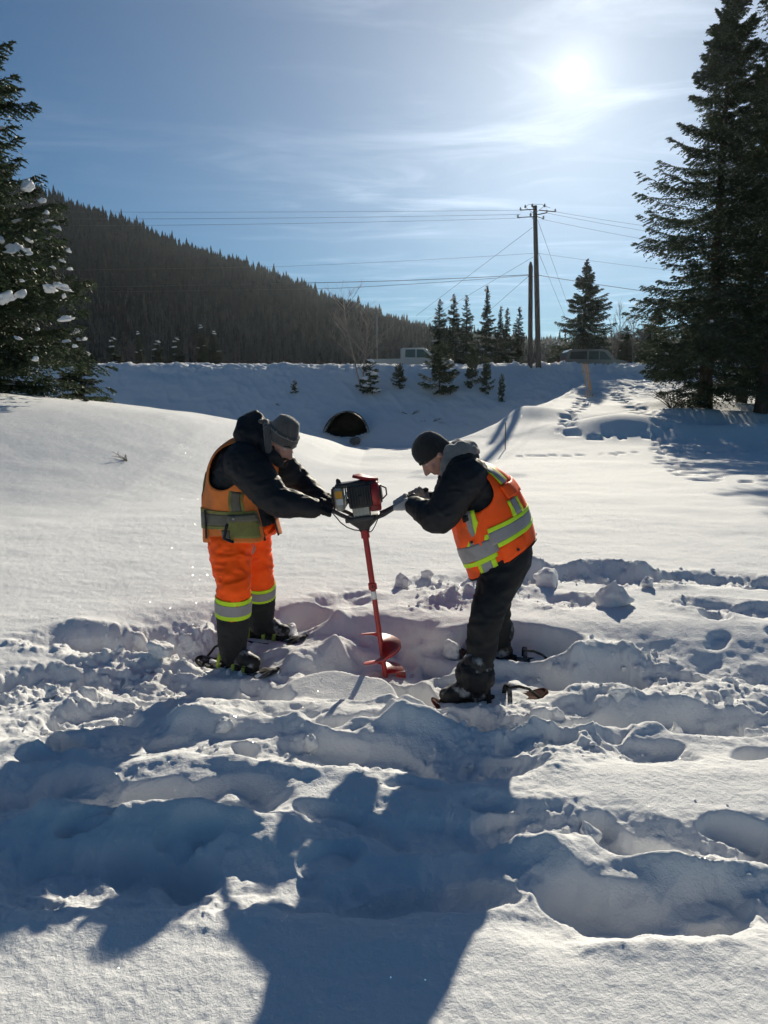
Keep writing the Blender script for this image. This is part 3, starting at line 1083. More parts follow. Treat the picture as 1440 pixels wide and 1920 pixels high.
# ------------------------------------------------------------------ spruces
def spruce_arrays(h, Rb, seed, levels, per, twigs, tufts, tl, z0=0.04, power=0.85, droop=0.25, lean=0.0, gap=0.0, lift=0.25):
    g = np.random.default_rng(seed)
    tz = g.uniform(0, 1, levels * per)
    lev = np.repeat(np.arange(levels), per)
    zf = z0 + (1 - z0) * ((lev + g.uniform(-0.45, 0.45, len(lev))) / levels) ** 0.93
    zf = np.clip(zf, z0, 0.99)
    if gap:
        k = g.uniform(0, 1, len(zf)) > gap; zf = zf[k]
    B = len(zf)
    az = g.uniform(0, 2 * math.pi, B)
    lumpy = 1 + 0.28 * np.sin(az * 2 + seed) * np.cos(zf * 9 + seed) + 0.15 * np.sin(zf * 23 + az)
    L = Rb * (1 - zf) ** power * g.uniform(0.72, 1.12, B) * lumpy * (0.60 + 0.40 * sstep(0, 0.17, zf)) + 0.004 * h
    el = np.interp(zf, [0, 0.4, 0.8, 1.0], [-0.18, 0.0, 0.5, 1.3]) + g.normal(0, 0.08, B)
    dh = np.stack([np.cos(az), np.sin(az), 0 * az], 1); ph = np.stack([-np.sin(az), np.cos(az), 0 * az], 1)

    def bp(s):                                            # s (...,) per branch
        s = np.asarray(s)
        zz2 = el[:, None] * s - droop * s ** 2 + lift * s ** 3.2
        return (dh[:, None, :] * (L[:, None] * s)[..., None] + np.array([0, 0, 1.0]) * ((L[:, None] * zz2) + zf[:, None] * h)[..., None])
    # branch wood: three-sided tapering tubes
    S = np.broadcast_to(np.linspace(0, 0.97, 6), (B, 6))
    P = bp(S)
    rw = (0.010 * h ** 0.5) * (L[:, None] / max(Rb, 1e-6)) ** 0.7 * (1.05 - S) * 0.55 + 0.002
    wv = []
    for k in range(3):
        a = k * 2.094
        wv.append(P + (ph[:, None, :] * math.cos(a) + np.array([0, 0, 1.0]) * math.sin(a)) * rw[..., None])
    wv = np.stack(wv, 2).reshape(-1, 3)
    idx = np.arange(B * 6 * 3).reshape(B, 6, 3)
    wf = []
    for k in range(3):
        k2 = (k + 1) % 3
        wf.append(np.stack([idx[:, :-1, k], idx[:, :-1, k2], idx[:, 1:, k2], idx[:, 1:, k]], -1).reshape(-1, 4))
    wf = np.concatenate(wf)
    # side twigs
    T = twigs
    s0 = np.linspace(0.10, 0.99, T)[None] + g.uniform(-0.02, 0.02, (B, T))
    s0 = np.clip(s0, 0.05, 1)
    sd = np.where((np.arange(T) % 2) == 0, 1.0, -1.0)[None] * np.ones((B, 1))
    tb = bp(s0)
    tlen = (L[:, None] * 0.42 * (1 - s0) ** 0.75 * g.uniform(0.6, 1.15, (B, T)) + np.minimum(tl * 0.8, L[:, None] * 0.25))
    tsc = np.clip(L / (tl * 4.5), 0.35, 1.0)[:, None, None]
    spread = np.interp(s0, [0, 0.6, 0.97, 1], [1.1, 0.95, 0.6, 0.1])
    td = dh[:, None, :] * np.cos(spread)[..., None] + ph[:, None, :] * (np.sin(spread) * sd)[..., None]
    td = td + np.array([0, 0, 1.0]) * (el[:, None] * 0.6 - 0.28 + g.normal(0, 0.15, (B, T)))[..., None]
    td /= np.linalg.norm(td, axis=-1, keepdims=True)
    K = tufts
    t = (np.linspace(0.0, 1.0, K)[None, None] + g.uniform(-0.06, 0.06, (B, T, K)))
    p = tb[:, :, None, :] + td[:, :, None, :] * (tlen[..., None] * t)[..., None]
    p = p + np.array([0, 0, 1.0]) * (-0.10 * tlen[..., None] * t ** 2)[..., None]
    # each place carries two needle tufts, one to each side
    up = np.array([0, 0, 1.0])
    sv = np.cross(td, up); sv /= np.linalg.norm(sv, axis=-1, keepdims=True) + 1e-9
    tv = []
    for sgn in (1, -1):
        rnd = g.normal(0, 0.35, p.shape)
        d2 = td[:, :, None, :] * 0.75 + sv[:, :, None, :] * (0.75 * sgn) + rnd + up * (-0.12)
        d2 /= np.linalg.norm(d2, axis=-1, keepdims=True)
        ln = (tl * tsc * g.uniform(0.7, 1.25, p.shape[:-1]))[..., None] * (1 - 0.3 * t[..., None])
        bw = np.cross(d2, g.normal(0, 1, p.shape)); bw /= np.linalg.norm(bw, axis=-1, keepdims=True) + 1e-9
        w = (tl * 0.20 * tsc)[..., None]
        a0 = p - d2 * tl * 0.15
        tv.append(np.stack([a0 + bw * w, a0 - bw * w, p + d2 * ln], -2))
    tv = np.concatenate([q.reshape(-1, 3) for q in tv])
    tf = np.arange(len(tv)).reshape(-1, 3)
    # leader
    ends = bp(np.full((B, 1), 0.7))[:, 0]
    return dict(wood=(wv, wf), leaf=(tv, tf), tips=ends, L=L, zf=zf, bp=bp, B=B, h=h)


def trunk_mb(h, r0, seed):
    rng_ = random.Random(seed); mb = MB()
    pts = []; rad = []
    for i in range(11):
        f = i / 10
        pts.append((0.02 * h * 0.2 * rng_.uniform(-1, 1) * (f > 0) * (f < 1), 0.02 * h * 0.2 * rng_.uniform(-1, 1) * (f > 0) * (f < 1), -0.4 + (h + 0.4) * f))
        rad.append(r0 * (1 - f) ** 0.9 + 0.012 + (0.35 * r0 if i == 0 else 0))
    mb.tube(pts, rad, 10, round_ends=False)
    return mb


def snow_clump_mesh(name, seed, sx, sy, sz):
    me = rock_mesh(name, 1.0, seed, 1.0, 3.4, 0.75, 4 if sx > 0.3 else 3)
    co = np.empty(len(me.vertices) * 3); me.vertices.foreach_get('co', co); co = co.reshape(-1, 3)
    co[:, 2] = np.where(co[:, 2] < 0, co[:, 2] * 0.45, co[:, 2])
    co *= np.array([sx, sy, sz]) * 0.5
    me.vertices.foreach_set('co', co.ravel()); me.update()
    return me


def make_spruce(name, label, cat, loc, h, Rb, seed, levels, per, twigs, tufts, tl, needle, trunk_r, snow=0, snow_size=0.5, group=None, **kw):
    t = thing(name, loc, label, cat, group)
    D = spruce_arrays(h, Rb, seed, levels, per, twigs, tufts, tl, **kw)
    tm = trunk_mb(h, trunk_r, seed)
    v, f = tm.arrays()
    me = bpy.data.meshes.new('trunk'); me.from_pydata(v.tolist(), [], f); me.update()
    link('trunk', me, M_BARK, t)
    crown = link('crown', fast_mesh('crown', D['leaf'][0], [D['leaf'][1]]), needle, t, smooth=False)
    link('branches', fast_mesh('branches', *[D['wood'][0], [D['wood'][1]]]), M_BARK, crown)
    rng_ = np.random.default_rng(seed + 100)
    for k in range(snow):
        b = rng_.integers(0, D['B'])
        s = rng_.uniform(0.55, 0.9)
        p = D['bp'](np.full((D['B'], 1), s))[b, 0]
        sz = snow_size * rng_.uniform(0.45, 1.1)
        o_ = link('snow_clump', snow_clump_mesh('snow_clump', int(rng_.integers(0, 1000)), sz, sz * 0.8, sz * 0.5), SNOW2, t)
        o_.location = p + np.array([0, 0, sz * 0.06]); o_.rotation_euler = (rng_.uniform(-0.4, 0.4), rng_.uniform(-0.4, 0.4), rng_.uniform(0, 6.28))
    return t


def place_copy(proto, loc, label, rot, scale, group=None):
    c = copy_tree(proto)
    c.location = loc; c.rotation_euler = (0, 0, rot); c.scale = scale if isinstance(scale, tuple) else (scale,) * 3
    c['label'] = label
    if group: c['group'] = group
    return c


# the big spruce at the left edge
LT = at(-112, 742, 17.5)
left_tree = make_spruce('spruce_tree', 'large dark spruce with snow clumps at the left edge of the photo', 'tree', (LT.x, LT.y, gz(LT.x, LT.y) - 0.1),
                        11.2, 4.6, 3, 58, 11, 44, 6, 0.13, M_NEEDLE, 0.20, z0=0.02, power=1.0, droop=0.32, lift=0.30)
for px, py, Y, sx, sz in [(52, 352, 16.7, 0.40, 0.28), (80, 378, 16.5, 0.20, 0.13), (36, 474, 16.0, 0.40, 0.26), (88, 400, 16.4, 0.16, 0.09), (109, 430, 16.5, 0.15, 0.12),
                          (40, 554, 15.6, 0.24, 0.2), (92, 543, 15.9, 0.30, 0.17), (118, 541, 16.0, 0.34, 0.12), (6, 562, 15.4, 0.36, 0.25), (122, 600, 15.9, 0.30, 0.12),
                          (120, 556, 16, 0.14, 0.09), (3, 452, 15.8, 0.18, 0.15), (56, 452, 15.9, 0.2, 0.07), (66, 674, 15.4, 0.18, 0.11), (124, 640, 15.9, 0.26, 0.07), (128, 470, 16.2, 0.15, 0.08),
                          (132, 505, 16.2, 0.13, 0.07), (70, 618, 15.6, 0.14, 0.08), (35, 635, 15.4, 0.16, 0.08), (140, 650, 16.0, 0.13, 0.1), (118, 490, 16.2, 0.12, 0.07), (100, 502, 16.0, 0.12, 0.06), (42, 527, 15.8, 0.1, 0.07), (62, 505, 15.8, 0.1, 0.05)]:
    o_ = link('snow_clump', snow_clump_mesh('snow_clump', int(px + py), sx * 1.15, sx * 0.9, sz * 1.25), SNOW2, left_tree)
    o_.location = at(px, py, Y) - left_tree.location
    o_.rotation_euler = (0.15, 0.35 * (1 if px % 2 else 0.5), px * 0.7)

_D = spruce_arrays(11.2, 4.6, 3, 58, 11, 2, 2, 0.12, z0=0.02, power=1.0, droop=0.32, lift=0.30)
_g = np.random.default_rng(77)
for _b in np.where(np.sin(np.arctan2(*(_D['bp'](np.full((_D['B'], 1), 0.5))[:, 0, [1, 0]].T))) < 0.35)[0]:
    if _g.uniform() > 0.16: continue
    s_ = _g.uniform(0.55, 0.92); P0 = _D['bp'](np.full((_D['B'], 1), s_))[_b, 0]; P1 = _D['bp'](np.full((_D['B'], 1), s_ - 0.08))[_b, 0]
    if P0[0] < 0.8: continue
    sz = _g.uniform(0.07, 0.20)
    o_ = link('snow_clump', snow_clump_mesh('snow_clump', int(_g.integers(0, 900)), sz * 1.5, sz, sz * 0.42), SNOW2, left_tree)
    dd = P0 - P1
    o_.location = P0 + np.array([0, 0, 0.02]); o_.rotation_euler = (0, -math.atan2(dd[2], math.hypot(dd[0], dd[1])), math.atan2(dd[1], dd[0]))

# the tall spruces on the right
def right_spot(px, Y):
    p = at(px, 726, Y); return (p.x, p.y, gz(p.x, p.y) - 0.1)


rt1 = make_spruce('spruce_tree', 'tall spruce with bare lower trunk right of the utility pole', 'tree', right_spot(1325, 29.0),
                  15.9, 3.9, 8, 50, 7, 38, 6, 0.14, M_NEEDLE, 0.26, z0=0.045, power=0.80, droop=0.24, gap=0.16, snow=10, snow_size=0.4, lift=0.3)
rt2 = make_spruce('spruce_tree', 'tallest spruce cut off by the right edge of the photo', 'tree', right_spot(1432, 27.0),
                  17.8, 3.9, 15, 50, 7, 38, 6, 0.14, M_NEEDLE, 0.24, z0=0.05, power=0.78, droop=0.22, gap=0.16, snow=8, snow_size=0.4, lift=0.3)
rt3 = place_copy(rt1, right_spot(1392, 33.5), 'narrower spruce standing between and behind the two tall right-hand spruces', 2.1, (0.8, 0.8, 0.92))
place_copy(rt2, right_spot(1560, 31), 'spruce beyond the right edge whose branches reach into the photo', 1.0, (0.95, 0.95, 0.95))

# low boughs and dead brush under the right-hand spruces
M_DEAD = mat('dead_branches', (0.10, 0.075, 0.055), 0.9, 0.2, var=0.3)
def brush(name, label, c, n, L, seed, m, group=None, thin=1.0):
    rng_ = random.Random(seed)
    t = thing(name, c, label, 'brush', group)
    for k in range(n):
        a = rng_.uniform(0, 6.28); e = rng_.uniform(0.1, 0.9); l = L * rng_.uniform(0.5, 1.0)
        p = V(c); d = V((math.cos(a) * math.cos(e), math.sin(a) * math.cos(e) * 0.6, math.sin(e)))
        pts = [p + d * l * f + V((0, 0, -0.25 * l * f * f)) for f in (0, 0.35, 0.7, 1.0)]
        mb = MB(); mb.tube(pts, [0.02 * thin, 0.015 * thin, 0.01 * thin, 0.004 * thin], 5, round_ends=False)
        for j in range(9):
            f = rng_.uniform(0.3, 1); q = p + d * l * f + V((0, 0, -0.25 * l * f * f))
            dd = (d + V((rng_.uniform(-1, 1), rng_.uniform(-1, 1), rng_.uniform(-0.4, 0.6)))).normalized()
            mb.tube([q, q + dd * l * 0.18, q + dd * l * 0.3 + V((0, 0, -0.02))], [0.007 * thin, 0.005 * thin, 0.002 * thin], 3, round_ends=False)
        mb.build('branch', m, t)
    return t


for k, (px, py, Y, L) in enumerate([(1262, 716, 28.0, 1.5), (1290, 712, 30.0, 1.8)]):
    p = at(px, py, Y)
    brush('dead_brush', ['low dead branches poking out of the snow left of the tall spruce trunk', 'leafless brush beside the bare trunk of the tall spruce'][k], (p.x, p.y, gz(p.x, p.y) - 0.05), 12, L, 5 + k, M_DEAD)

# spruces behind the road
def back_spot(px, Y, z=None):
    p = at(px, 690, Y)
    return (p.x, p.y, (z if z is not None else gz(p.x, p.y)) - 0.2)


SNOWY = 'spruces in the clump left of the utility pole'
sp_a = make_spruce('slim_spruce', 'tallest slim spruce of the clump left of the utility pole', 'tree', back_spot(911, 63), 7.7, 1.25, 21, 34, 6, 22, 4, 0.16, M_NEEDLE2, 0.12, snow=9, snow_size=0.55, group=SNOWY, z0=0.03, power=0.95, gap=0.12)
sp_b = make_spruce('slim_spruce', 'slim spruce with big snow clumps, second from left in the clump', 'tree', back_spot(849, 62), 6.7, 1.28, 22, 32, 6, 22, 4, 0.16, M_NEEDLE2, 0.11, snow=10, snow_size=0.75, group=SNOWY, z0=0.03, power=0.95, gap=0.12)
place_copy(sp_a, back_spot(873, 64), 'slim spruce just left of the tallest one in the clump', 1.3, (1.0, 1.0, 0.92), SNOWY)
place_copy(sp_b, back_spot(823, 60), 'short ragged spruce at the left end of the clump', 2.2, (0.95, 0.95, 0.84), SNOWY)
place_copy(sp_a, back_spot(936, 64), 'left of the twin slim spruces right of the tallest one', 3.0, (0.85, 0.85, 0.80), SNOWY)
place_copy(sp_b, back_spot(949, 65), 'right of the twin slim spruces right of the tallest one', 4.0, (0.85, 0.85, 0.93), SNOWY)
place_copy(sp_a, back_spot(971, 66), 'slim spruce nearest to the utility pole', 5.1, (0.9, 0.9, 0.83), SNOWY)
sp_c = make_spruce('spruce_tree', 'broad spruce behind the parked van right of the utility pole', 'tree', back_spot(1092, 60), 8.8, 3.4, 33, 32, 8, 30, 5, 0.17, M_NEEDLE2, 0.17, snow=10, snow_size=0.5, z0=0.03, power=1.0, gap=0.22)
place_copy(sp_b, back_spot(1040, 68), 'small dark spruce hidden behind the utility pole to its right', 0.5, (0.9, 0.9, 0.55))
place_copy(sp_c, back_spot(1172, 64), 'low snowy spruce between the broad spruce and the tall ones', 2.0, (0.85, 0.85, 0.52))
place_copy(sp_c, back_spot(1225, 60), 'bushy spruce filling the gap left of the tall right-hand spruces', 3.3, (0.9, 0.9, 0.55))
place_copy(sp_c, back_spot(1300, 62), 'dark spruce in the background behind the bare trunk', 4.3, (1.0, 1.0, 0.62))
place_copy(sp_c, back_spot(1400, 60), 'dark background spruce low at the right edge', 5.3, (1.1, 1.1, 0.66))
DARK = 'dark spruces beyond the road on the left'
for px, Y, s, sz, lab in [(215, 70, 1.0, 0.63, 'leftmost of the dark spruces beyond the road, beside the big left spruce'), (262, 84, 0.9, 0.75, 'thin dark spruce beyond the road, second from left'),
                          (297, 72, 0.95, 0.6, 'left of the pair of dark spruces beyond the snow bank'), (333, 70, 0.95, 0.62, 'right of the pair of dark spruces beyond the snow bank'),
                          (380, 74, 0.95, 0.72, 'taller dark spruce in the middle of the left road line'), (402, 70, 1.1, 0.60, 'rightmost of the dark spruces beyond the left snow bank'),
                          (765, 66, 0.8, 0.42, 'small snowy spruce behind the white pickup truck')]:
    place_copy(sp_b if px % 2 else sp_a, back_spot(px, Y), lab, px * 0.37, (s, s, sz), DARK)
place_copy(sp_b, right_spot(178, 24) if False else (at(150, 700, 23).x, 23.0, gz(at(150, 700, 23).x, 23.0) - 0.2), 'dark spruce half hidden behind the big left spruce', 0.9, (0.75, 0.75, 0.5))
# ...and small firs growing on the bank
M_NEEDLE3 = mat('fir_needles', (0.085, 0.105, 0.055), 0.6, 0.3, col2=(0.04, 0.055, 0.03), var_scale=2.0, trans=0.2)
BANK = 'small firs growing out of the road bank'
def bank_spot(px, py, Y):
    p = at(px, py, Y); return (p.x, p.y, gz(p.x, p.y) - 0.1)


fir = make_spruce('small_fir', 'bushy green fir on the bank below the front of the white pickup', 'tree', bank_spot(824, 726, 43.0), 2.9, 1.25, 41, 13, 7, 20, 5, 0.15, M_NEEDLE3, 0.05, snow=2, snow_size=0.3, group=BANK, z0=0.04, power=0.6, droop=0.05, gap=0.35)
fir2 = make_spruce('small_fir', 'snow-laden little fir on the bank below the bare birch', 'tree', bank_spot(694, 726, 43.0), 1.9, 0.85, 44, 10, 6, 18, 5, 0.13, M_NEEDLE3, 0.05, snow=9, snow_size=0.55, group=BANK, z0=0.04, power=0.6, droop=0.2, gap=0.25)
place_copy(fir, bank_spot(748, 712, 43.6), 'small fir on the bank between the bare birch and the bushy fir', 1.0, (0.45, 0.45, 0.5), BANK)
place_copy(fir2, bank_spot(552, 718, 43.0), 'lone snow-capped fir tip on the left part of the bank', 2.0, (0.35, 0.35, 0.42), BANK)
place_copy(fir, bank_spot(885, 718, 43.6), 'thin fir on the bank, left of the two beside the bushy fir', 2.6, (0.42, 0.42, 0.85), BANK)
place_copy(fir, bank_spot(911, 732, 43.0), 'thin fir on the bank, right of the two beside the bushy fir', 3.6, (0.40, 0.40, 0.72), BANK)
place_copy(fir, bank_spot(940, 752, 42.0), 'tiny fir sapling low on the bank near the pole shadows', 4.6, (0.22, 0.22, 0.55), BANK)


# leafless trees
def bare_tree(name, label, loc, h, seed, spread=0.55, n=15, m=None, r0=0.045, group=None):
    rng_ = random.Random(seed)
    t = thing(name, loc, label, 'tree', group)
    trunk = MB(); crown = MB()
    base = V(loc)
    def grow(mb, p, d, l, r, depth):
        pts = [p]; q = p.copy()
        for k in range(3):
            d = (d + V((rng_.uniform(-.18, .18), rng_.uniform(-.18, .18), 0.06))).normalized()
            q = q + d * l / 3; pts.append(q.copy())
        mb.tube(pts, [r, r * 0.85, r * 0.7, r * 0.5], 5 if depth == 0 else 3, round_ends=False)
        if depth < 3:
            for k in range(n if depth == 0 else 5 if depth == 1 else 3):
                f = rng_.uniform(0.2, 1)
                i = min(int(f * 3), 2); a = pts[i].lerp(pts[i + 1], f * 3 - i)
                an = rng_.uniform(0, 6.28)
                d2 = (d * 0.75 + V((math.cos(an), math.sin(an), 0.15)) * spread).normalized()
                grow(crown, a, d2, l * rng_.uniform(0.3, 0.55) * (1.15 - 0.5 * f), r * 0.42, depth + 1)
    for k in range(2):
        grow(trunk, base + V((rng_.uniform(-.15, .15), 0, 0)), V((rng_.uniform(-.15, .15), rng_.uniform(-.1, .1), 1)).normalized(), h * (1 - 0.2 * k), r0, 0)
    trunk.build('trunk', m or M_TWIG, t)
    crown.build('crown', m or M_TWIG, t)
    return t


bare_tree('bare_birch', 'leafless birch rising from the road bank left of the white pickup', bank_spot(680, 712, 43.5), 5.2, 4, 0.8, 22, r0=0.05)
bare_tree('bare_tree', 'thin leafless tree between the broad spruce and the tall right-hand spruces', back_spot(1150, 61), 4.6, 9, 0.4)
bare_tree('bare_tree', 'leafless sapling just left of the tall right-hand spruces', back_spot(1186, 59), 4.2, 12, 0.4)
for k, (px, py, Y, h, lab) in enumerate([(527, 742, 41.5, 0.7, 'dry weed stalk standing on the left part of the bank'), (770, 752, 40.5, 0.8, 'snowy twigs sagging on the bank right of the culvert'), (810, 768, 39.7, 0.7, 'dark twigs lying on the bank low right of the culvert')]):
    brush('dry_weed', lab, bank_spot(px, py, Y), 5, h, 60 + k, M_DEAD)
g_ = on_ground(232, 822, 0.75)
brush('dry_weed', 'few dry twigs poking through the smooth snow slope on the left', (at(236, 820, 12.5).x, 12.5, gz(at(236, 820, 12.5).x, 12.5) - 0.01), 5, 0.4, 71, M_DEAD, thin=0.35)

# ------------------------------------------------------------------ utility poles and wires
M_WOOD = mat('pole_wood', (0.15, 0.115, 0.09), 0.85, 0.2, var=0.35, var_scale=5, bump=0.5, bump_scale=25, stretch=(4, 4, 0.4))
M_DARKMETAL = mat('dark_metal', (0.05, 0.05, 0.055), 0.5, 0.5, metal=0.6)
M_PORC = mat('porcelain', (0.22, 0.20, 0.19), 0.3, 0.6)
M_WIRE = mat('wire', (0.03, 0.03, 0.034), 0.5, 0.4)
PY = 46.0
p_top = at(1003, 386, PY); p_bot = at(1010, 700, PY)


def pole_at(f):                                    # 0 at the foot, 1 at the top
    return p_bot.lerp(p_top, f)


up_ = thing('utility_pole', (p_bot.x, PY, p_bot.z - 0.4), 'tall wooden utility pole with crossarm hardware at the top', 'utility pole')
mb = MB(); mb.tube([p_bot - V((0, 0, 1.2)), p_bot, p_bot.lerp(p_top, 0.5), p_top], [0.185, 0.175, 0.155, 0.125], 14, round_ends=False)
mb.build('shaft', M_WOOD, up_)
for dx0, dy0, dx1, dy1, r in [(-27, 8, 2, 6, 0.030), (8, 8, 38, 11, 0.032), (-32, 22, 4, 20, 0.026), (3, 17, 22, 13, 0.03), (4, 20, 16, 24, 0.024)]:
    a = at(1003 + dx0, 386 + dy0, PY - 0.15); b = at(1003 + dx1, 386 + dy1, PY - 0.15)
    mb = MB(); mb.tube([a, b], r, 6); arm = mb.build('arm', M_DARKMETAL, up_)
    for e_ in ((a if dx0 < -5 else b),):
        mi = MB()
        for k in range(3):
            c = e_ + V((0, 0, 0.03 + 0.055 * k)); mi.ball(c, (0.075 - 0.012 * k, 0.075 - 0.012 * k, 0.03), 8, 5)
        mi.build('insulator', M_PORC, arm)
for px, py in [(1021, 386), (998, 386), (995, 403), (985, 388)]:
    mi = MB(); c = at(px, py, PY - 0.12); mi.ball(c, (0.07, 0.07, 0.09), 8, 6); mi.ball(c + V((0, 0, 0.09)), (0.04, 0.04, 0.05), 8, 5)
    mi.tube([c, at(1003, py + 14, PY - 0.1)], 0.014, 5); mi.build('pin_insulator', M_PORC, up_)
mb = MB()
mb.tube([at(985, 390, PY - .12), at(990, 384, PY - .12), at(1003, 383, PY - .12), at(1015, 383, PY - .12), at(1021, 386, PY - .12), at(1032, 390, PY - .12)], 0.012, 5)
mb.build('jumper_wire', M_WIRE, up_)
sp_top = at(995, 491, PY + 0.1); sp_bot = at(994, 698, PY + 0.1)
sp_ = thing('short_pole', (sp_bot.x, PY + 0.1, sp_bot.z - 0.4), 'shorter bare wooden pole standing just left of the utility pole', 'pole')
mb = MB(); mb.tube([sp_bot - V((0, 0, 1.0)), sp_bot, sp_bot.lerp(sp_top, 0.96), sp_top], [0.165, 0.155, 0.135, 0.05], 12, round_ends=False)
mb.build('shaft', M_WOOD, sp_)
mb = MB(); mb.tube([sp_top.lerp(sp_bot, 0.13) - V((0.16, 0.1, 0)), sp_top.lerp(sp_bot, 0.13) + V((0.16, 0, 0))], 0.03, 6); mb.build('bracket', M_DARKMETAL, sp_)


def wire(name, label, pts, r, n=24, sag=0.0, cat='wire', group=None):
    P = [V(p) for p in pts]
    out = []
    for a, b in zip(P[:-1], P[1:]):
        for k in range(n):
            t = k / n
            out.append(a.lerp(b, t) - V((0, 0, sag * 4 * t * (1 - t))))
    out.append(P[-1])
    mb = MB(); mb.tube(out, r, 5, round_ends=False)
    o = mb.build(name, M_WIRE, None)
    return tag(o, label, cat, group)


LX, RX = -44.0, 44.0
def lspan(py0, py_left, Y1=47.0):
    """from the pole to a point far left, chosen from where the wire meets the left tree."""
    return at(975, py0, PY - 0.15), at(-420, py_left, Y1)


WG = 'power lines strung from the utility pole'
wire('power_line', 'topmost power line running left from the pole', [*lspan(394, 392)], 0.008, sag=0.15, group=WG)
wire('power_line', 'second power line from the top on the left of the pole', [*lspan(402, 406)], 0.008, sag=0.2, group=WG)
wire('power_line', 'third power line from the top on the left of the pole', [*lspan(409, 420)], 0.008, sag=0.25, group=WG)
wire('power_line', 'single thin line meeting the pole a third of the way down from the left', [at(1001, 475, PY - 0.16), at(520, 500, PY - 0.1), at(-420, 512, PY + 1)], 0.007, sag=0.05, group=WG)
wire('phone_cable', 'thick black cable crossing left from the short pole', [at(993, 515, PY - 0.1), at(600, 530, PY), at(-420, 545, PY + 1)], 0.017, sag=0.06, group=WG)
wire('phone_cable', 'thinner cable hanging just below the thick cable on the left', [at(993, 516, PY - 0.12), at(620, 541, PY), at(-420, 552, PY + 1)], 0.012, sag=0.06, group=WG)
wire('power_line', 'topmost power line running right from the pole into the spruces', [at(1041, 397, PY - 0.15), at(1520, 452, 62)], 0.008, sag=0.3, group=WG)
wire('power_line', 'middle power line running right from the pole into the spruces', [at(1024, 399, PY - 0.15), at(1520, 470, 62)], 0.008, sag=0.3, group=WG)
wire('power_line', 'lowest of the three upper lines right of the pole', [at(1016, 411, PY - 0.15), at(1520, 490, 62)], 0.008, sag=0.3, group=WG)
wire('power_line', 'single line leaving the pole to the right above the thick cable', [at(1009, 475, PY - 0.16), at(1520, 530, 62)], 0.007, sag=0.2, group=WG)
wire('phone_cable', 'thick black cable leaving the pole to the right', [at(1009, 516, PY - 0.2), at(1520, 580, 62)], 0.017, sag=0.2, group=WG)
GG = 'guy wires bracing the utility pole'
wire('guy_wire', 'upper guy wire slanting down left from the pole top', [at(999, 426, PY), at(780, 592, 60)], 0.010, n=4, group=GG)
wire('guy_wire', 'middle guy wire slanting down left from the pole', [at(1001, 481, PY), at(800, 600, 60)], 0.009, n=4, group=GG)
wire('guy_wire', 'short guy wire slanting down left from the short pole', [at(992, 517, PY), at(900, 598, 52)], 0.010, n=4, group=GG)
wire('guy_wire', 'upper guy wire slanting down right from the pole', [at(1008, 412, PY), at(1066, 575, 58)], 0.010, n=4, group=GG)
wire('guy_wire', 'lower guy wire slanting down right from the pole', [at(1010, 474, PY), at(1062, 600, 58)], 0.010, n=4, group=GG)
# thin far pole by the pickup
pf = at(706, 590, 60); pb_ = at(707, 690, 60)
mb = MB(); mb.tube([pb_ - V((0, 0, 0.5)), pf], [0.075, 0.06], 8, round_ends=False)
M_PALE = mat('weathered_wood', (0.30, 0.28, 0.26), 0.85, 0.2, var=0.2)
tag(mb.build('far_pole', M_PALE, None), 'thin pale pole behind the tail of the white pickup', 'pole')
# survey stakes
M_YEL = mat('yellow_plastic', (0.75, 0.38, 0.005), 0.6, 0.2)
for k, (x0, y0, x1, y1) in enumerate([(1092, 681, 1104, 719), (1098, 680, 1108, 722), (1102, 682, 1112, 724), (1095, 684, 1115, 726)]):
    b0 = at(x1, y1, 36.5 + 0.1 * k); a0 = at(x0, y0, 36.7 + 0.1 * k)
    b0.z = min(b0.z, gz(b0.x, b0.y) - 0.1)
    mb = MB(); mb.tube([b0, a0], 0.017, 6)
    tag(mb.build('marker_stake', M_YEL, None), ['leftmost of the four leaning yellow stakes', 'second from left of the four leaning yellow stakes', 'third from left of the four leaning yellow stakes', 'rightmost of the four leaning yellow stakes'][k], 'stake', 'yellow stakes on the bank')
a0 = at(948, 793, 21.5); b0 = at(947, 858, 21.5); b0.z = gz(b0.x, b0.y) - 0.2
mb = MB(); mb.tube([b0, a0], 0.016, 6); tag(mb.build('thin_stake', M_WOOD, None), 'single thin grey stake in the flat snow before the pole shadows', 'stake')

# ------------------------------------------------------------------ vehicles on the road
M_CARWHITE = mat('white_car_paint', (0.34, 0.36, 0.38), 0.35, 0.5, coat=0.4, dirt=((0.35, 0.33, 0.30), 0.5, 1.2))
M_CARGREY = mat('silver_car_paint', (0.13, 0.14, 0.14), 0.3, 0.5, coat=0.4, dirt=((0.25, 0.23, 0.2), 0.5, 1.2))
M_GLASS = mat('car_glass', (0.03, 0.035, 0.04), 0.08, 0.6)
M_TYRE = mat('tyre', (0.02, 0.02, 0.02), 0.85, 0.2)
M_RIM = mat('rim', (0.35, 0.35, 0.36), 0.35, 0.5, metal=0.7)
M_LAMP = mat('lamp_lens', (0.75, 0.75, 0.72), 0.15, 0.6)
M_RED = mat('red_lens', (0.4, 0.02, 0.02), 0.2, 0.6)


def side_extrude(mb, prof, y0, y1, inset=0.0, O=V((0, 0, 0)), sx=1):
    """closed side profile (x, z) extruded across the width, edges tucked in by inset."""
    c = np.mean(np.array(prof), 0)
    def ring(y, k):
        return [O + V((sx * (c[0] + (p[0] - c[0]) * (1 - k)), y, c[1] + (p[1] - c[1]) * (1 - k))) for p in prof]
    mb.loft([ring(y0, inset), ring(y0 + 0.06, 0), ring(y1 - 0.06, 0), ring(y1, inset)])


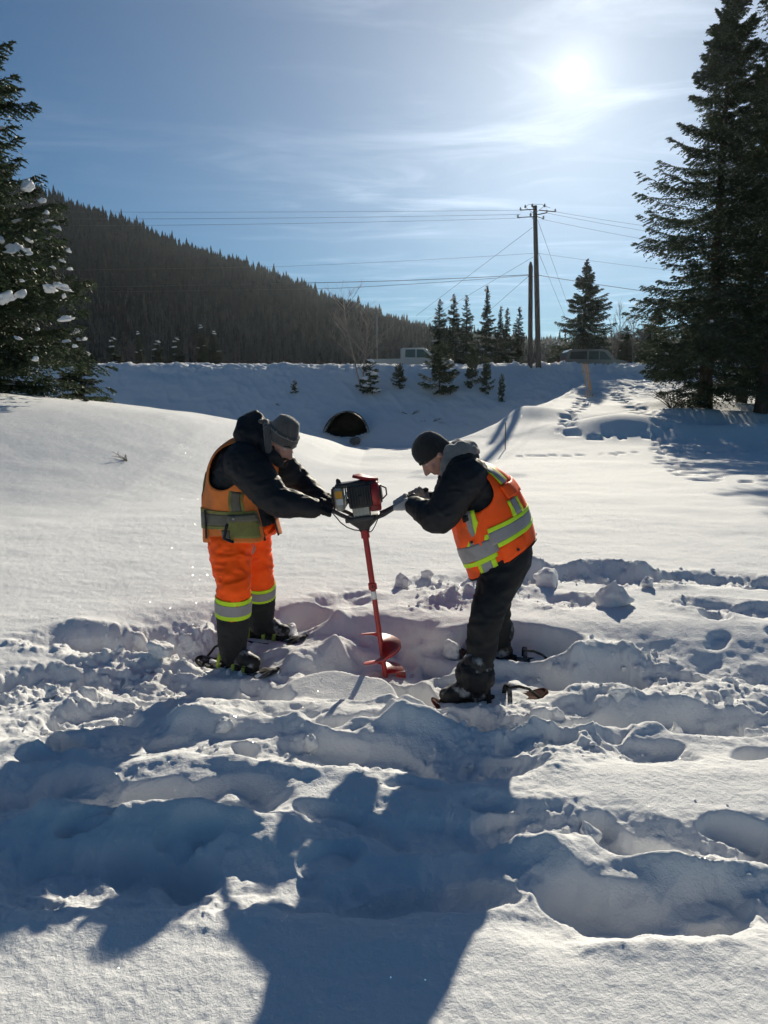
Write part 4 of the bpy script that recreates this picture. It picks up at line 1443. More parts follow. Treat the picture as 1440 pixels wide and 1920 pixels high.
def wheel(parent, c, r, w):
    mb = MB()
    prof = [(r * 0.62, -w / 2), (r * 0.93, -w / 2), (r, -w * 0.3), (r, w * 0.3), (r * 0.93, w / 2), (r * 0.62, w / 2)]
    rings = [[c + V((a * math.cos(t), yy, a * math.sin(t))) for a, yy in prof] for t in [2 * math.pi * k / 20 for k in range(21)]]
    mb.loft(rings, cap=False)
    ty = mb.build('wheel', M_TYRE, parent)
    mr = MB(); mr.tube([c - V((0, w * 0.42, 0)), c + V((0, w * 0.42, 0))], r * 0.62, 16, round_ends=False); mr.build('rim', M_RIM, ty)


def car(name, label, cat, O, prof, glass, M_P, half, wheels, sx=1, r=0.37, roofbox=None):
    t = thing(name, O, label, cat)
    mb = MB(); side_extrude(mb, prof, -half, half, 0.03, O, sx); mb.build('body', M_P, t, angle=35)
    for g in glass:
        for s, nm in ((-1, 'side_window'), (1, 'side_window')):
            mg = MB(); y = s * (half + 0.004)
            ring0 = [O + V((sx * p[0], y - 0.012, p[1])) for p in g]; ring1 = [O + V((sx * p[0], y + 0.012, p[1])) for p in g]
            mg.loft([ring0, ring1]); mg.build(nm, M_GLASS, t, smooth=False)
    for wx in wheels:
        for s in (-1, 1):
            wheel(t, O + V((sx * wx, s * (half - 0.06), r)), r, 0.24)
    return t


# pickup, heading right
O = at(775, 690, 51.5); O = V((O.x, O.y, ROAD_Z + 0.08))
pick = [(-2.85, 0.55), (-2.85, 1.12), (-0.95, 1.14), (-0.93, 1.80), (-0.75, 1.88), (0.65, 1.88), (0.85, 1.82), (1.45, 1.20), (2.55, 1.10), (2.75, 0.95), (2.78, 0.50), (2.3, 0.42), (-2.6, 0.42)]
gl = [[(-0.62, 1.24), (-0.60, 1.76), (0.10, 1.78), (0.10, 1.22)], [(0.18, 1.22), (0.18, 1.78), (0.62, 1.77), (1.20, 1.22)]]
ty = car('pickup_truck', 'white pickup truck passing on the road above the culvert', 'truck', O, pick, gl, M_CARWHITE, 0.98, (-1.85, 1.85))
mb = MB(); mb.add([O + V(p) for p in [(0.80, -0.85, 1.80), (0.80, 0.85, 1.80), (1.42, 0.9, 1.22), (1.42, -0.9, 1.22)]] + [O + V(p) for p in [(0.83, -0.85, 1.83), (0.83, 0.85, 1.83), (1.45, 0.9, 1.25), (1.45, -0.9, 1.25)]], [(0, 1, 2, 3), (7, 6, 5, 4), (0, 4, 5, 1), (1, 5, 6, 2), (2, 6, 7, 3), (3, 7, 4, 0)])
mb.build('windscreen', M_GLASS, ty, smooth=False)
mb = MB()
for x in (-2.6, -1.6, -1.0):
    for s in (-1, 1):
        mb.tube([O + V((x, s * 0.9, 1.12)), O + V((x, s * 0.9, 1.86))], 0.025, 6)
for s in (-1, 1):
    mb.tube([O + V((-2.75, s * 0.9, 1.88)), O + V((-0.9, s * 0.9, 1.90))], 0.025, 6)
mb.build('ladder_rack', M_DARKMETAL, ty)
for s in (-1, 1):
    mb = MB(); mb.box(O + V((2.72, s * 0.75, 0.92)), (0.07, 0.17, 0.1), bevel=0.03); mb.build('headlight', M_LAMP, ty)
    mb = MB(); mb.box(O + V((-2.85, s * 0.85, 0.95)), (0.03, 0.08, 0.15), bevel=0.02); mb.build('taillight', M_RED, ty)
# van, heading right
O = at(1112, 690, 53.0); O = V((O.x, O.y, ROAD_Z + 0.08))
van = [(-2.25, 0.45), (-2.28, 1.10), (-2.15, 1.70), (-1.95, 1.86), (0.30, 1.88), (0.75, 1.78), (1.35, 1.18), (2.15, 1.05), (2.32, 0.80), (2.32, 0.45)]
gl = [[(-2.0, 1.20), (-1.92, 1.70), (-0.75, 1.74), (-0.75, 1.18)], [(-0.62, 1.18), (-0.62, 1.74), (0.10, 1.74), (0.10, 1.16)], [(0.18, 1.16), (0.18, 1.74), (0.50, 1.70), (1.02, 1.16)]]
ty = car('van', 'grey passenger van parked behind the bank right of the utility pole', 'van', O, van, gl, M_CARGREY, 0.95, (-1.45, 1.45), r=0.34)
mb = MB()
for s in (-1, 1):
    mb.tube([O + V((-1.7, s * 0.75, 1.92)), O + V((0.1, s * 0.75, 1.93))], 0.02, 5)
mb.build('roof_rails', M_DARKMETAL, ty)
for s in (-1, 1):
    mb = MB(); mb.box(O + V((2.27, s * 0.7, 0.82)), (0.06, 0.16, 0.09), bevel=0.03); mb.build('headlight', M_LAMP, ty)
    mb = MB(); mb.box(O + V((-2.26, s * 0.8, 1.1)), (0.03, 0.07, 0.2), bevel=0.02); mb.build('taillight', M_RED, ty)

# ------------------------------------------------------------------ the earth auger
M_REDPAINT = mat('red_paint', (0.36, 0.016, 0.016), 0.42, 0.5, dirt=((0.10, 0.03, 0.028), 0.8, 14), bump=0.08, bump_scale=70)
M_ENGINE = mat('engine_black', (0.022, 0.022, 0.024), 0.5, 0.5, var=0.3, bump=0.15, bump_scale=80)
M_ALU = mat('cast_aluminium', (0.34, 0.33, 0.30), 0.45, 0.5, metal=0.7, var=0.3)
M_TANK = mat('fuel_tank', (0.30, 0.32, 0.29), 0.3, 0.5, var=0.15)
M_STICKER = mat('orange_sticker', (0.70, 0.33, 0.03), 0.5, 0.4)
M_WHITE = mat('white_band', (0.70, 0.70, 0.68), 0.5, 0.4)
AY = 4.30
a_top = at(684, 996, AY); a_bot = at(722, 1262, AY - 0.02)
ax_ = (a_top - a_bot).normalized()            # up along the shaft
auger = thing('earth_auger', a_bot, 'red earth auger with black engine held between the two workers', 'auger')
aleft = (V((1, 0, 0)) - ax_ * ax_.x).normalized()
afwd = ax_.cross(aleft).normalized()


def sh(f, r=0.0, t=0.0):
    return a_bot.lerp(a_top, f) + aleft * (r * math.cos(t)) + afwd * (r * math.sin(t))


mb = MB(); mb.tube([sh(-0.02), sh(0.62)], 0.0165, 14, round_ends=False); sft = mb.build('lower_shaft', M_REDPAINT, auger, angle=40)
mb = MB(); mb.tube([sh(0.60), sh(1.0)], 0.0185, 14, round_ends=False); mb.build('upper_shaft', M_REDPAINT, auger, angle=40)
mb = MB(); mb.tube([sh(0.595), sh(0.60), sh(0.64), sh(0.645)], [0.022, 0.027, 0.027, 0.022], 14, round_ends=False); mb.build('coupler', M_REDPAINT, auger, angle=40)
mb = MB(); mb.tube([sh(0.62) - afwd * 0.035, sh(0.62) + afwd * 0.035], 0.006, 8); mb.build('coupler_bolt', M_DARKMETAL, auger)
mb = MB(); mb.tube([sh(0.53), sh(0.585)], 0.0175, 14, round_ends=False); mb.build('white_band', M_WHITE, auger, angle=40)
mb = MB(); mb.tube([sh(0.955), sh(1.01)], 0.027, 14, round_ends=False); mb.build('drive_collar', M_REDPAINT, auger, angle=40)
# the flight: a spiral blade
mb = MB(); n = 76; vs = []; fs = []
for k in range(n + 1):
    t = math.pi * 0.98 - k / n * 2 * math.pi * 1.47
    f = 0.290 - 0.300 * k / n
    rr = 0.128 * min(1.0, 0.82 + k / 12)
    for s in (0.004, -0.004):
        vs += [sh(f, 0.012, t) + ax_ * s, sh(f, rr * 0.55, t) + ax_ * s, sh(f, rr, t) + ax_ * s]
    if k:
        o_ = (k - 1) * 6; p_ = k * 6
        for a, b in ((0, 1), (1, 2), (2, 5), (5, 4), (4, 3)):
            fs.append((o_ + a, o_ + b, p_ + b, p_ + a))
fs += [(0, 1, 4, 3), (1, 2, 5, 4), (n * 6, n * 6 + 3, n * 6 + 4, n * 6 + 1), (n * 6 + 1, n * 6 + 4, n * 6 + 5, n * 6 + 2)]
mb.add(vs, fs); mb.build('spiral_blade', M_REDPAINT, auger, angle=40)
# cutting edge
tip = sh(0.0)
mb = MB(); mb.box(sh(-0.015, 0.098, 0.0) - ax_ * 0.012, (0.030, 0.006, 0.022), (aleft, afwd, ax_), bevel=0.002)
mp_ = MB(); mp_.tube([sh(-0.02), sh(-0.02) - ax_ * 0.05], [0.014, 0.003], 8, round_ends=False)
mb.build('cutting_tooth', M_REDPAINT, auger); mp_.build('pilot_point', M_REDPAINT, auger)
# gearbox cone
mb = MB(); mb.tube([a_top - ax_ * 0.0, a_top + ax_ * 0.02, a_top + ax_ * 0.055, a_top + ax_ * 0.08], [0.030, 0.036, 0.078, 0.100], 16, round_ends=False, squash=(0.75, 1.0)); mb.build('gearbox', M_ENGINE, auger, angle=40)
gc = a_top + ax_ * 0.088
mb = MB(); mb.box(gc, (0.105, 0.075, 0.014), (aleft, afwd, ax_), bevel=0.006); mb.build('mount_plate', M_ENGINE, auger)
E0 = a_top + ax_ * 0.102
def E(x, y, z):
    return E0 + aleft * x + afwd * y + ax_ * z
mb = MB(); mb.box(E(0.0, 0, 0.028), (0.055, 0.055, 0.03), (aleft, afwd, ax_), bevel=0.008)
for k in range(5):
    mb.box(E(-0.045 + 0.022 * k, -0.058, 0.028), (0.003, 0.006, 0.026), (aleft, afwd, ax_))
mb.build('clutch_housing', M_ALU, auger, smooth=False)
mb = MB(); mb.box(E(0.005, 0, 0.125), (0.075, 0.075, 0.072), (aleft, afwd, ax_), bevel=0.014); eng = mb.build('engine_block', M_ENGINE, auger)
for k in range(9):
    mb = MB(); mb.box(E(-0.058 + 0.0155 * k, -0.079, 0.122), (0.0035, 0.010, 0.06), (aleft, afwd, ax_)); mb.build('cooling_fin', M_ENGINE, eng, smooth=False)
mb = MB(); mb.tube([E(0.005, -0.076, 0.125), E(0.005, -0.092, 0.125)], 0.012, 10, round_ends=False); mb.build('spark_plug_boot', M_ENGINE, eng)
mb = MB(); mb.box(E(-0.045, 0.0, 0.198), (0.095, 0.068, 0.015), (aleft, afwd, ax_), bevel=0.012); mb.box(E(0.055, 0.0, 0.194), (0.04, 0.06, 0.012), (aleft, afwd, ax_), bevel=0.01); mb.build('top_cover', M_ENGINE, auger)
mb = MB(); mb.tube([E(-0.115, -0.01, 0.208), E(-0.118, -0.01, 0.230)], [0.018, 0.014], 10); mb.build('fuel_cap', M_ENGINE, auger)
mb = MB(); mb.box(E(-0.122, -0.005, 0.125), (0.030, 0.062, 0.078), (aleft, afwd, ax_), bevel=0.02); tank = mb.build('fuel_tank', M_TANK, auger)
mb = MB(); mb.box(E(-0.122, -0.0685, 0.150), (0.021, 0.0015, 0.022), (aleft, afwd, ax_)); stk = mb.build('warning_sticker', M_STICKER, tank, smooth=False)
mb = MB(); mb.box(E(-0.122, -0.0685, 0.105), (0.021, 0.0015, 0.018), (aleft, afwd, ax_)); mb.build('instruction_sticker', M_WHITE, tank, smooth=False)
mb = MB(); mb.tube([E(-0.160, -0.05, 0.06), E(-0.166, -0.05, 0.13), E(-0.160, -0.05, 0.185), E(-0.12, -0.05, 0.200)], 0.006, 6); mb.build('guard_frame', M_ENGINE, auger); mb = MB(); mb.tube([E(-0.160, 0.05, 0.06), E(-0.166, 0.05, 0.13), E(-0.160, 0.05, 0.185), E(-0.12, 0.05, 0.200)], 0.006, 6)
mb.build('guard_frame', M_ENGINE, auger)
mb = MB()
mb.tube([E(-0.07, -0.05, 0.15), E(-0.088, -0.05, 0.12), E(-0.09, -0.04, 0.08)], 0.010, 8); mb.ball(E(-0.088, -0.03, 0.1), 0.022, 10, 6); mb.tube([E(-0.08, -0.03, 0.185), E(-0.08, -0.04, 0.1)], 0.006, 6)
mb.build('carburettor', M_ALU, auger)
# recoil starter shell at the right, red rim and black face
mb = MB(); mb.tube([E(0.075, 0, 0.12), E(0.10, 0, 0.12), E(0.115, 0, 0.12), E(0.125, 0, 0.12)], [0.088, 0.092, 0.086, 0.07], 24, round_ends=False); st = mb.build('starter_shell', M_REDPAINT, auger, angle=40)
mb = MB(); mb.tube([E(0.124, 0, 0.12), E(0.134, 0, 0.12), E(0.140, 0, 0.12)], [0.062, 0.056, 0.03], 20, round_ends=False); mb.build('starter_face', M_ENGINE, st, angle=40)
mb = MB(); mb.box(E(0.088, -0.04, 0.048), (0.036, 0.022, 0.028), (aleft, afwd, ax_), bevel=0.012); mb.build('red_shroud', M_REDPAINT, auger)
mb = MB(); mb.tube([E(0.135, -0.03, 0.17), E(0.165, -0.035, 0.15), E(0.165, -0.04, 0.11), E(0.14, -0.045, 0.09)], 0.005, 6); mb.build('ignition_lead', M_WIRE, auger)
# red air-filter lid, a shallow dish leaning on top
mb = MB(); mb.tube([E(0.045, 0.01, 0.212), E(0.047, 0.01, 0.218), E(0.05, 0.01, 0.233), E(0.052, 0.01, 0.237)], [0.07, 0.082, 0.078, 0.04], 22, round_ends=False, squash=(0.75, 1), up=(0, 1, 0)); mb.build('filter_lid', M_REDPAINT, auger, angle=40)
mb = MB(); mb.tube([E(0.045, 0.01, 0.19), E(0.045, 0.01, 0.215)], 0.045, 14, round_ends=False); mb.build('filter_base', M_ENGINE, auger)
# handlebars: two bars a side, V shape
HB = {}
for key, (px0, py0, px1, py1, y1, px2, py2, y2) in {
        'LN': (655, 972, 640, 966, 4.18, 602, 946, 4.13), 'LF': (662, 964, 645, 958, 4.42, 608, 938, 4.50),
        'RN': (700, 972, 718, 966, 4.18, 762, 938, 4.14), 'RF': (704, 964, 724, 957, 4.42, 786, 925, 4.46)}.items():
    a = at(px0, py0, AY - 0.05 if key[1] == 'N' else AY + 0.05); b = at(px1, py1, y1); c = at(px2, py2, y2)
    mb = MB(); mb.tube([a + ax_ * -0.005, a.lerp(b, 0.6), b, b.lerp(c, 0.3), b.lerp(c, 0.7), c], 0.0125, 10); hb = mb.build('handlebar', M_ENGINE, auger)
    mb = MB(); mb.tube([b.lerp(c, 0.55), c + (c - b).normalized() * 0.05], 0.0165, 12); mb.build('grip', M_ENGINE, hb)
    HB[key] = (b, c)
for p0, p1 in ((at(622, 960, 4.13), at(678, 995, AY - 0.06)), (at(688, 994, AY - 0.06), at(708, 974, AY - 0.1))):
    m_ = p0.lerp(p1, 0.5) - V((0, 0, 0.035))
    mb = MB(); mb.tube([p0, p0.lerp(m_, 0.6) - V((0, 0, 0.01)), m_, m_.lerp(p1, 0.5) - V((0, 0, 0.006)), p1], 0.0035, 6); mb.build('throttle_cable', M_WIRE, auger)

# ------------------------------------------------------------------ clothing materials
def fabric(name, col, rough=0.8, weave=260, bump=0.25, **kw):
    return mat(name, col, rough, 0.25, var=kw.pop('var', 0.12), var_scale=kw.pop('var_scale', 7), bump=bump, bump_scale=weave, bump_dist=0.004, crease=kw.pop('crease', 0.5), **kw)


M_SKIN = mat('skin', (0.52, 0.27, 0.20), 0.5, 0.4, var=0.12, var_scale=18, bump=0.1, bump_scale=200, bump_dist=0.002)
M_BEARD = mat('beard_hair', (0.035, 0.025, 0.02), 0.8, 0.2, bump=0.8, bump_scale=240, bump_dist=0.006)
M_BLACK = fabric('black_jacket', (0.014, 0.015, 0.018), 0.62)
M_BLACK2 = fabric('black_trousers', (0.013, 0.014, 0.016), 0.7)
M_CHAR = fabric('charcoal_gaiter', (0.022, 0.023, 0.024), 0.75)
M_GREYKNIT = mat('grey_knit', (0.095, 0.09, 0.085), 0.9, 0.1, var=0.15, var_scale=40, bump=0.8, bump_scale=130, bump_dist=0.006, sheen=0.5, stretch=(1, 1, 0.3))
M_DARKKNIT = mat('black_knit', (0.022, 0.022, 0.023), 0.9, 0.1, var=0.15, var_scale=40, bump=0.8, bump_scale=130, bump_dist=0.006, sheen=0.3, stretch=(1, 1, 0.3))
M_GREYFLEECE = fabric('grey_fleece', (0.17, 0.17, 0.17), 0.9, bump=0.6, weave=120, sheen=0.4)
M_ORANGE = fabric('bright_orange_fabric', (1.25, 0.122, 0.004), 0.6, var=0.03)
M_ORANGE_L = fabric('dirty_orange_fabric', (0.72, 0.20, 0.045), 0.7, dirt=((0.22, 0.12, 0.06), 0.65, 5))
M_ORANGE_R = fabric('orange_vest_fabric', (1.1, 0.11, 0.008), 0.6, dirt=((0.42, 0.09, 0.03), 0.5, 6))
M_LIME = fabric('lime_tape', (0.58, 0.85, 0.03), 0.55)
M_LIME_D = fabric('worn_lime_tape', (0.22, 0.22, 0.07), 0.7, dirt=((0.13, 0.08, 0.035), 0.8, 9))
M_SILVER = fabric('silver_tape', (0.30, 0.29, 0.30), 0.4, dirt=((0.16, 0.15, 0.15), 0.5, 14))
M_SILVER_D = fabric('worn_silver_tape', (0.13, 0.125, 0.10), 0.6, dirt=((0.07, 0.055, 0.035), 0.7, 9))
M_GLOVE_G = fabric('grey_glove', (0.30, 0.30, 0.31), 0.8)
M_GLOVE_B = fabric('beige_glove', (0.30, 0.275, 0.235), 0.85)
M_GLOVE_K = fabric('black_glove', (0.012, 0.012, 0.014), 0.7)
M_BOOT = mat('boot_leather', (0.016, 0.015, 0.015), 0.6, 0.4, var=0.3, bump=0.4, bump_scale=60, dirt=((0.6, 0.62, 0.65), 0.75, 16))
M_SOLE = mat('rubber_sole', (0.012, 0.012, 0.012), 0.8, 0.3)
M_SHOE_RED = mat('snowshoe_red', (0.06, 0.012, 0.010), 0.9, 0.1, dirt=((0.03, 0.02, 0.02), 0.8, 8))
M_SHOE_BLK = mat('snowshoe_black', (0.02, 0.02, 0.021), 0.85, 0.15, dirt=((0.5, 0.52, 0.55), 0.5, 18))
M_SHOE_LIME = mat('snowshoe_lime', (0.32, 0.42, 0.03), 0.5, 0.4, dirt=((0.04, 0.04, 0.03), 0.8, 14))
M_EYE = mat('eye', (0.5, 0.5, 0.5), 0.15, 0.6)


def arr(v):
    return np.array(v[:], dtype=float)


def folds(amp, scale, seed, aniso=(1, 1, 1), fine=0.35):
    A = np.array(aniso)
    def fn(co, no):
        p = co * scale * A
        w = fbm3(p * 0.6, 2, seed + 31)[:, None] * 0.9
        r = 1 - np.abs(noise3(p + w, seed)) * 2.2
        r2 = 1 - np.abs(noise3(p * 2.1 + w * 1.5, seed + 9)) * 2.2
        return amp * (r * 0.7 + fine * r2)
    return fn


def skin_obj(name, mb, size, m, parent, smooth_it=4, fn=None, fac=0.5):
    me = voxel(mb, size, smooth_it, fac)
    if fn is not None:
        mesh_disp(me, fn)
    mesh_shift(me, parent)
    me.materials.clear()
    return link(name, me, m, parent)


def crom(P, t):
    """Catmull-Rom through rows of P at t in [0, len-1]."""
    P = np.asarray(P, dtype=float); n = len(P)
    if t < 0: return P[0] + (P[1] - P[0]) * t
    i = min(int(math.floor(t)), n - 2); f = t - i
    p0 = P[max(i - 1, 0)]; p1 = P[i]; p2 = P[i + 1]; p3 = P[min(i + 2, n - 1)]
    return 0.5 * (2 * p1 + (p2 - p0) * f + (2 * p0 - 5 * p1 + 4 * p2 - p3) * f * f + (3 * p1 - p0 - 3 * p2 + p3) * f ** 3)


class Torso:
    """Rings: centre, forward half-vector, side half-vector; u=0 front, u=+pi/2 body left; v 0 (hem) .. 1 (neck)."""
    def __init__(self, secs):
        self.C = np.array([arr(s[0]) for s in secs]); self.F = np.array([arr(s[1]) for s in secs]); self.S = np.array([arr(s[2]) for s in secs])
        self.n = len(secs)

    def pt(self, u, v, off=0.0, scale=1.0):
        t = v * (self.n - 1)
        c, f, s = crom(self.C, t), crom(self.F, t), crom(self.S, t)
        cu, su = math.cos(u), math.sin(u)
        e = 0.82
        p = f * (math.copysign(abs(cu) ** e, cu)) + s * (math.copysign(abs(su) ** e, su))
        d = p / (np.linalg.norm(p) + 1e-9)
        return c + p * scale + d * off

    def closed(self, mb, v0=0.0, v1=1.0, nv=16, nu=28, off=0.0):
        mb.loft([[self.pt(2 * math.pi * j / nu, v0 + (v1 - v0) * i / nv, off) for j in range(nu)] for i in range(nv + 1)])

    def patch(self, name, m, parent, u0, u1, v0, v1, off, nu=10, nv=4, skew=0.0, thick=0.0025, fold=None, keep=None, taper=None):
        """A cloth strip lying on the torso."""
        vs = []; ok = []
        for i in range(nv + 1):
            for j in range(nu + 1):
                fu = j / nu; u = u0 + (u1 - u0) * fu
                v = v0 + (v1 - v0) * i / nv + skew * (fu - 0.5)
                vs.append(self.pt(u, v, off)); ok.append(True if keep is None else keep(u, v))
        vs = np.array(vs)
        if fold is not None:
            c = self.C.mean(0)
            vs = vs + fold(vs)
        fs = []
        for i in range(nv):
            for j in range(nu):
                a = i * (nu + 1) + j
                q = (a, a + 1, a + nu + 2, a + nu + 1)
                if all(ok[k] for k in q):
                    fs.append(q)
        vs2 = vs - np.array(world_off(parent))
        me = bpy.data.meshes.new(name); me.from_pydata(vs2.tolist(), [], fs); me.update()
        bm = bmesh.new(); bm.from_mesh(me)
        bmesh.ops.delete(bm, geom=[v for v in bm.verts if not v.link_faces], context='VERTS')
        if keep is not None:                                # even out the cut edges
            for _ in range(14):
                new = {}
                for v in bm.verts:
                    nb = [e.other_vert(v) for e in v.link_edges if e.is_boundary]
                    if len(nb) == 2:
                        new[v] = v.co * 0.4 + (nb[0].co + nb[1].co) * 0.3
                for v, co in new.items():
                    v.co = co
            bmesh.ops.smooth_vert(bm, verts=[v for v in bm.verts if not v.is_boundary], factor=0.4, use_axis_x=True, use_axis_y=True, use_axis_z=True)
        bmesh.ops.solidify(bm, geom=bm.faces[:], thickness=thick)
        bmesh.ops.recalc_face_normals(bm, faces=bm.faces)
        bm.to_mesh(me); bm.free()
        return link(name, me, m, parent)


def vest_fold(amp, seed):
    def fn(vs):
        p = vs * np.array([9.0, 9.0, 6.0])
        n = 1 - np.abs(noise3(p + 0.6 * noise3(p * 0.5, seed + 3)[:, None], seed)) * 2.2
        n2 = noise3(vs * 4.0, seed + 8)
        d = (n * 0.6 + n2) * amp
        c = vs.mean(0); r = vs - c; r /= np.linalg.norm(r, axis=1, keepdims=True) + 1e-9
        return r * d[:, None]
    return fn


def head(mb, c, u, f, s, k=1.0):
    """Skull, jaw, nose, brow, lips, ears; u up, f forward, s left."""
    def P(x, y, z): return c + f * (x * k) + s * (y * k) + u * (z * k)
    ax = (f, s, u)
    mb.ball(P(-0.008, 0, 0.035), (0.098 * k, 0.077 * k, 0.095 * k), 20, 14, ax)
    mb.ball(P(0.022, 0, -0.025), (0.070 * k, 0.062 * k, 0.085 * k), 18, 12, ax)
    mb.ball(P(0.050, 0, -0.088), (0.036 * k, 0.042 * k, 0.028 * k), 14, 8, ax)          # chin
    mb.tube([P(0.086, 0, 0.022), P(0.104, 0, -0.008), P(0.116, 0, -0.026)], [0.011 * k, 0.014 * k, 0.016 * k], 10)   # nose
    for y in (-1, 1):
        mb.ball(P(0.102, 0.012 * y, -0.029), 0.011 * k, 8, 6)
        mb.tube([P(0.083, 0.010 * y, 0.034), P(0.080, 0.035 * y, 0.038), P(0.062, 0.056 * y, 0.028)], 0.0115 * k, 8)     # brow
        mb.ball(P(0.066, 0.042 * y, -0.018), (0.025 * k, 0.023 * k, 0.021 * k), 10, 8, ax)     # cheek
        mb.ball(P(-0.012, 0.079 * y, -0.008), (0.018 * k, 0.010 * k, 0.030 * k), 10, 8, ax)    # ear
    mb.tube([P(0.080, -0.024, -0.056), P(0.092, 0, -0.053), P(0.080, 0.024, -0.056)], 0.0085 * k, 8)
    mb.tube([P(0.078, -0.021, -0.067), P(0.090, 0, -0.067), P(0.078, 0.021, -0.067)], 0.0090 * k, 8)
    return P


def hand_mb(mb, wrist, g, axis, r_bar, flip=1, thumb_side=1, k=1.0):
    """Gloved hand closed round a bar: palm from the wrist, four unequal fingers over the bar, thumb under it."""
    a = axis.normalized()
    d = (g - wrist); d = (d - a * d.dot(a)).normalized()
    n = a.cross(d).normalized()
    if n.z * flip < 0: n = -n
    R = r_bar + 0.0115 * k
    def circ(ph, o, rr=R):
        return g + a * o - d * (math.cos(ph) * rr) + n * (math.sin(ph) * rr)
    lens = [0.92, 1.0, 0.96, 0.80]
    for i in range(4):
        o = (i - 1.5) * 0.0215 * k * thumb_side
        kn = g + a * o - d * (0.040 * k) + n * (0.034 * k + R * 0.25)
        end = 1.05 + lens[i] * 2.9
        pts = [wrist + a * (o * 0.45) + d * 0.01, wrist.lerp(kn, 0.55) + a * (o * 0.3) + n * 0.004, kn]
        ph = 1.05
        while ph < end:
            pts.append(circ(ph, o)); ph += 0.42
        rad = [0.020 * k, 0.0165 * k, 0.0150 * k] + [(0.0122 - 0.0022 * j / 8) * k for j in range(len(pts) - 3)]
        mb.tube(pts, rad, 8)
    o = -0.050 * k * thumb_side
    base = wrist.lerp(g, 0.42) + a * (o * 0.55) - n * 0.012 * k
    pts = [wrist.lerp(g, 0.2) + a * (o * 0.2), base, g + a * (o * 0.9) - d * (0.022 * k) - n * (R * 0.9), g + a * (o * 0.75) + d * 0.006 - n * (R * 1.15), g + a * (o * 0.45) + d * (R * 0.95) - n * (R * 0.55)]
    mb.tube(pts, [0.017 * k, 0.0165 * k, 0.0135 * k, 0.0125 * k, 0.0105 * k], 8)
    mb.ball(wrist.lerp(g, 0.45) + n * 0.006, (0.030 * k, 0.034 * k, 0.022 * k), 10, 8, (d, a, n))


def beanie(name, m, parent, P, c, u, f, s, k, brim_z, cuff, seed, crown=0.150, tilt=0.0):
    """Knitted cap as a lathe about the head's axis, with a rolled cuff."""
    prof = [(0.098, brim_z), (0.106, brim_z + 0.012), (0.108, brim_z + 0.045), (0.104, brim_z + 0.062), (0.106, brim_z + 0.075), (0.104, 0.075), (0.092, 0.108), (0.068, crown - 0.016), (0.035, crown - 0.003), (0.008, crown)]
    if not cuff:
        prof = [(0.097, brim_z), (0.101, brim_z + 0.010), (0.104, brim_z + 0.045), (0.104, 0.06), (0.098, 0.085), (0.086, 0.112), (0.066, crown - 0.018), (0.036, crown - 0.004), (0.008, crown)]
    rings = []
    inner = [(r - 0.008, z + 0.002) for r, z in prof[:3]]
    for r, z in list(reversed(inner)) + prof:
        ring = []
        for j in range(40):
            t = 2 * math.pi * j / 40
            zz2 = z - (0.022 * math.cos(t + math.pi) * (1 - min(1, max(0, (z - brim_z) / 0.12)))) * tilt
            x = r * 1.02 * math.cos(t); y = r * 0.86 * math.sin(t)
            w = 1 + 0.012 * math.sin(5 * t + seed) + 0.01 * math.sin(9 * t + z * 60)
            ring.append(c + f * ((x * w - 0.006) * k) + s * (y * w * k) + u * (zz2 * k))
        rings.append(ring)
    mb = MB(); mb.loft(rings)
    o = mb.build(name, m, parent)
    return o


def boot(name, parent, ankle, sole_z, toe_dir, L=0.30, hgt=0.20, shaft_r=0.068, tilt=0.0):
    """Winter boot: shaft, foot and a separate lugged sole."""
    td = V((toe_dir[0], toe_dir[1], 0)).normalized(); sd = V((-td.y, td.x, 0))
    heel = V((ankle.x, ankle.y, sole_z)) - td * 0.085
    def Q(x, y, z): return heel + td * x + sd * y + V((0, 0, z + tilt * x))
    mb = MB()
    mb.tube([Q(0.075, 0, 0.06), Q(0.08, 0, 0.13), ankle + V((0, 0, 0.03)), ankle + V((0, 0, hgt - 0.1))], [0.062, 0.060, shaft_r, shaft_r + 0.006], 14)
    mb.tube([Q(0.045, 0, 0.055), Q(0.12, 0, 0.058), Q(0.20, 0, 0.052), Q(0.255, 0, 0.047)], [0.048, 0.050, 0.050, 0.045], 14, squash=(0.95, 1.0))
    mb.tube([Q(0.10, 0, 0.10), Q(0.17, 0, 0.085), Q(0.23, 0, 0.06)], [0.042, 0.042, 0.036], 12)
    b = skin_obj(name, mb, 0.009, M_BOOT, parent, 5, folds(0.004, 16, 5))
    mb = MB(); out = []
    for j in range(20):
        t = 2 * math.pi * j / 20
        x = 0.135 + 0.16 * math.cos(t); y = (0.047 + 0.009 * math.cos(t)) * math.sin(t)
        out.append((x, y))
    mb.loft([[Q(x, y, 0.0) for x, y in out], [Q(x, y, 0.022) for x, y in out]])
    for j in range(6):
        mb.box(Q(0.03 + 0.045 * j, 0, -0.006), (0.012, 0.04, 0.008), (td, sd, V((0, 0, 1))))
    mb.build('sole', M_SOLE, b, smooth=False)
    for j in range(4):
        ml = MB(); ml.tube([Q(0.12 + 0.022 * j, -0.034, 0.125 - 0.012 * j), Q(0.135 + 0.022 * j, 0, 0.135 - 0.012 * j), Q(0.12 + 0.022 * j, 0.034, 0.125 - 0.012 * j)], 0.004, 5)
        ml.build('lace', M_SOLE, b)
    return Q


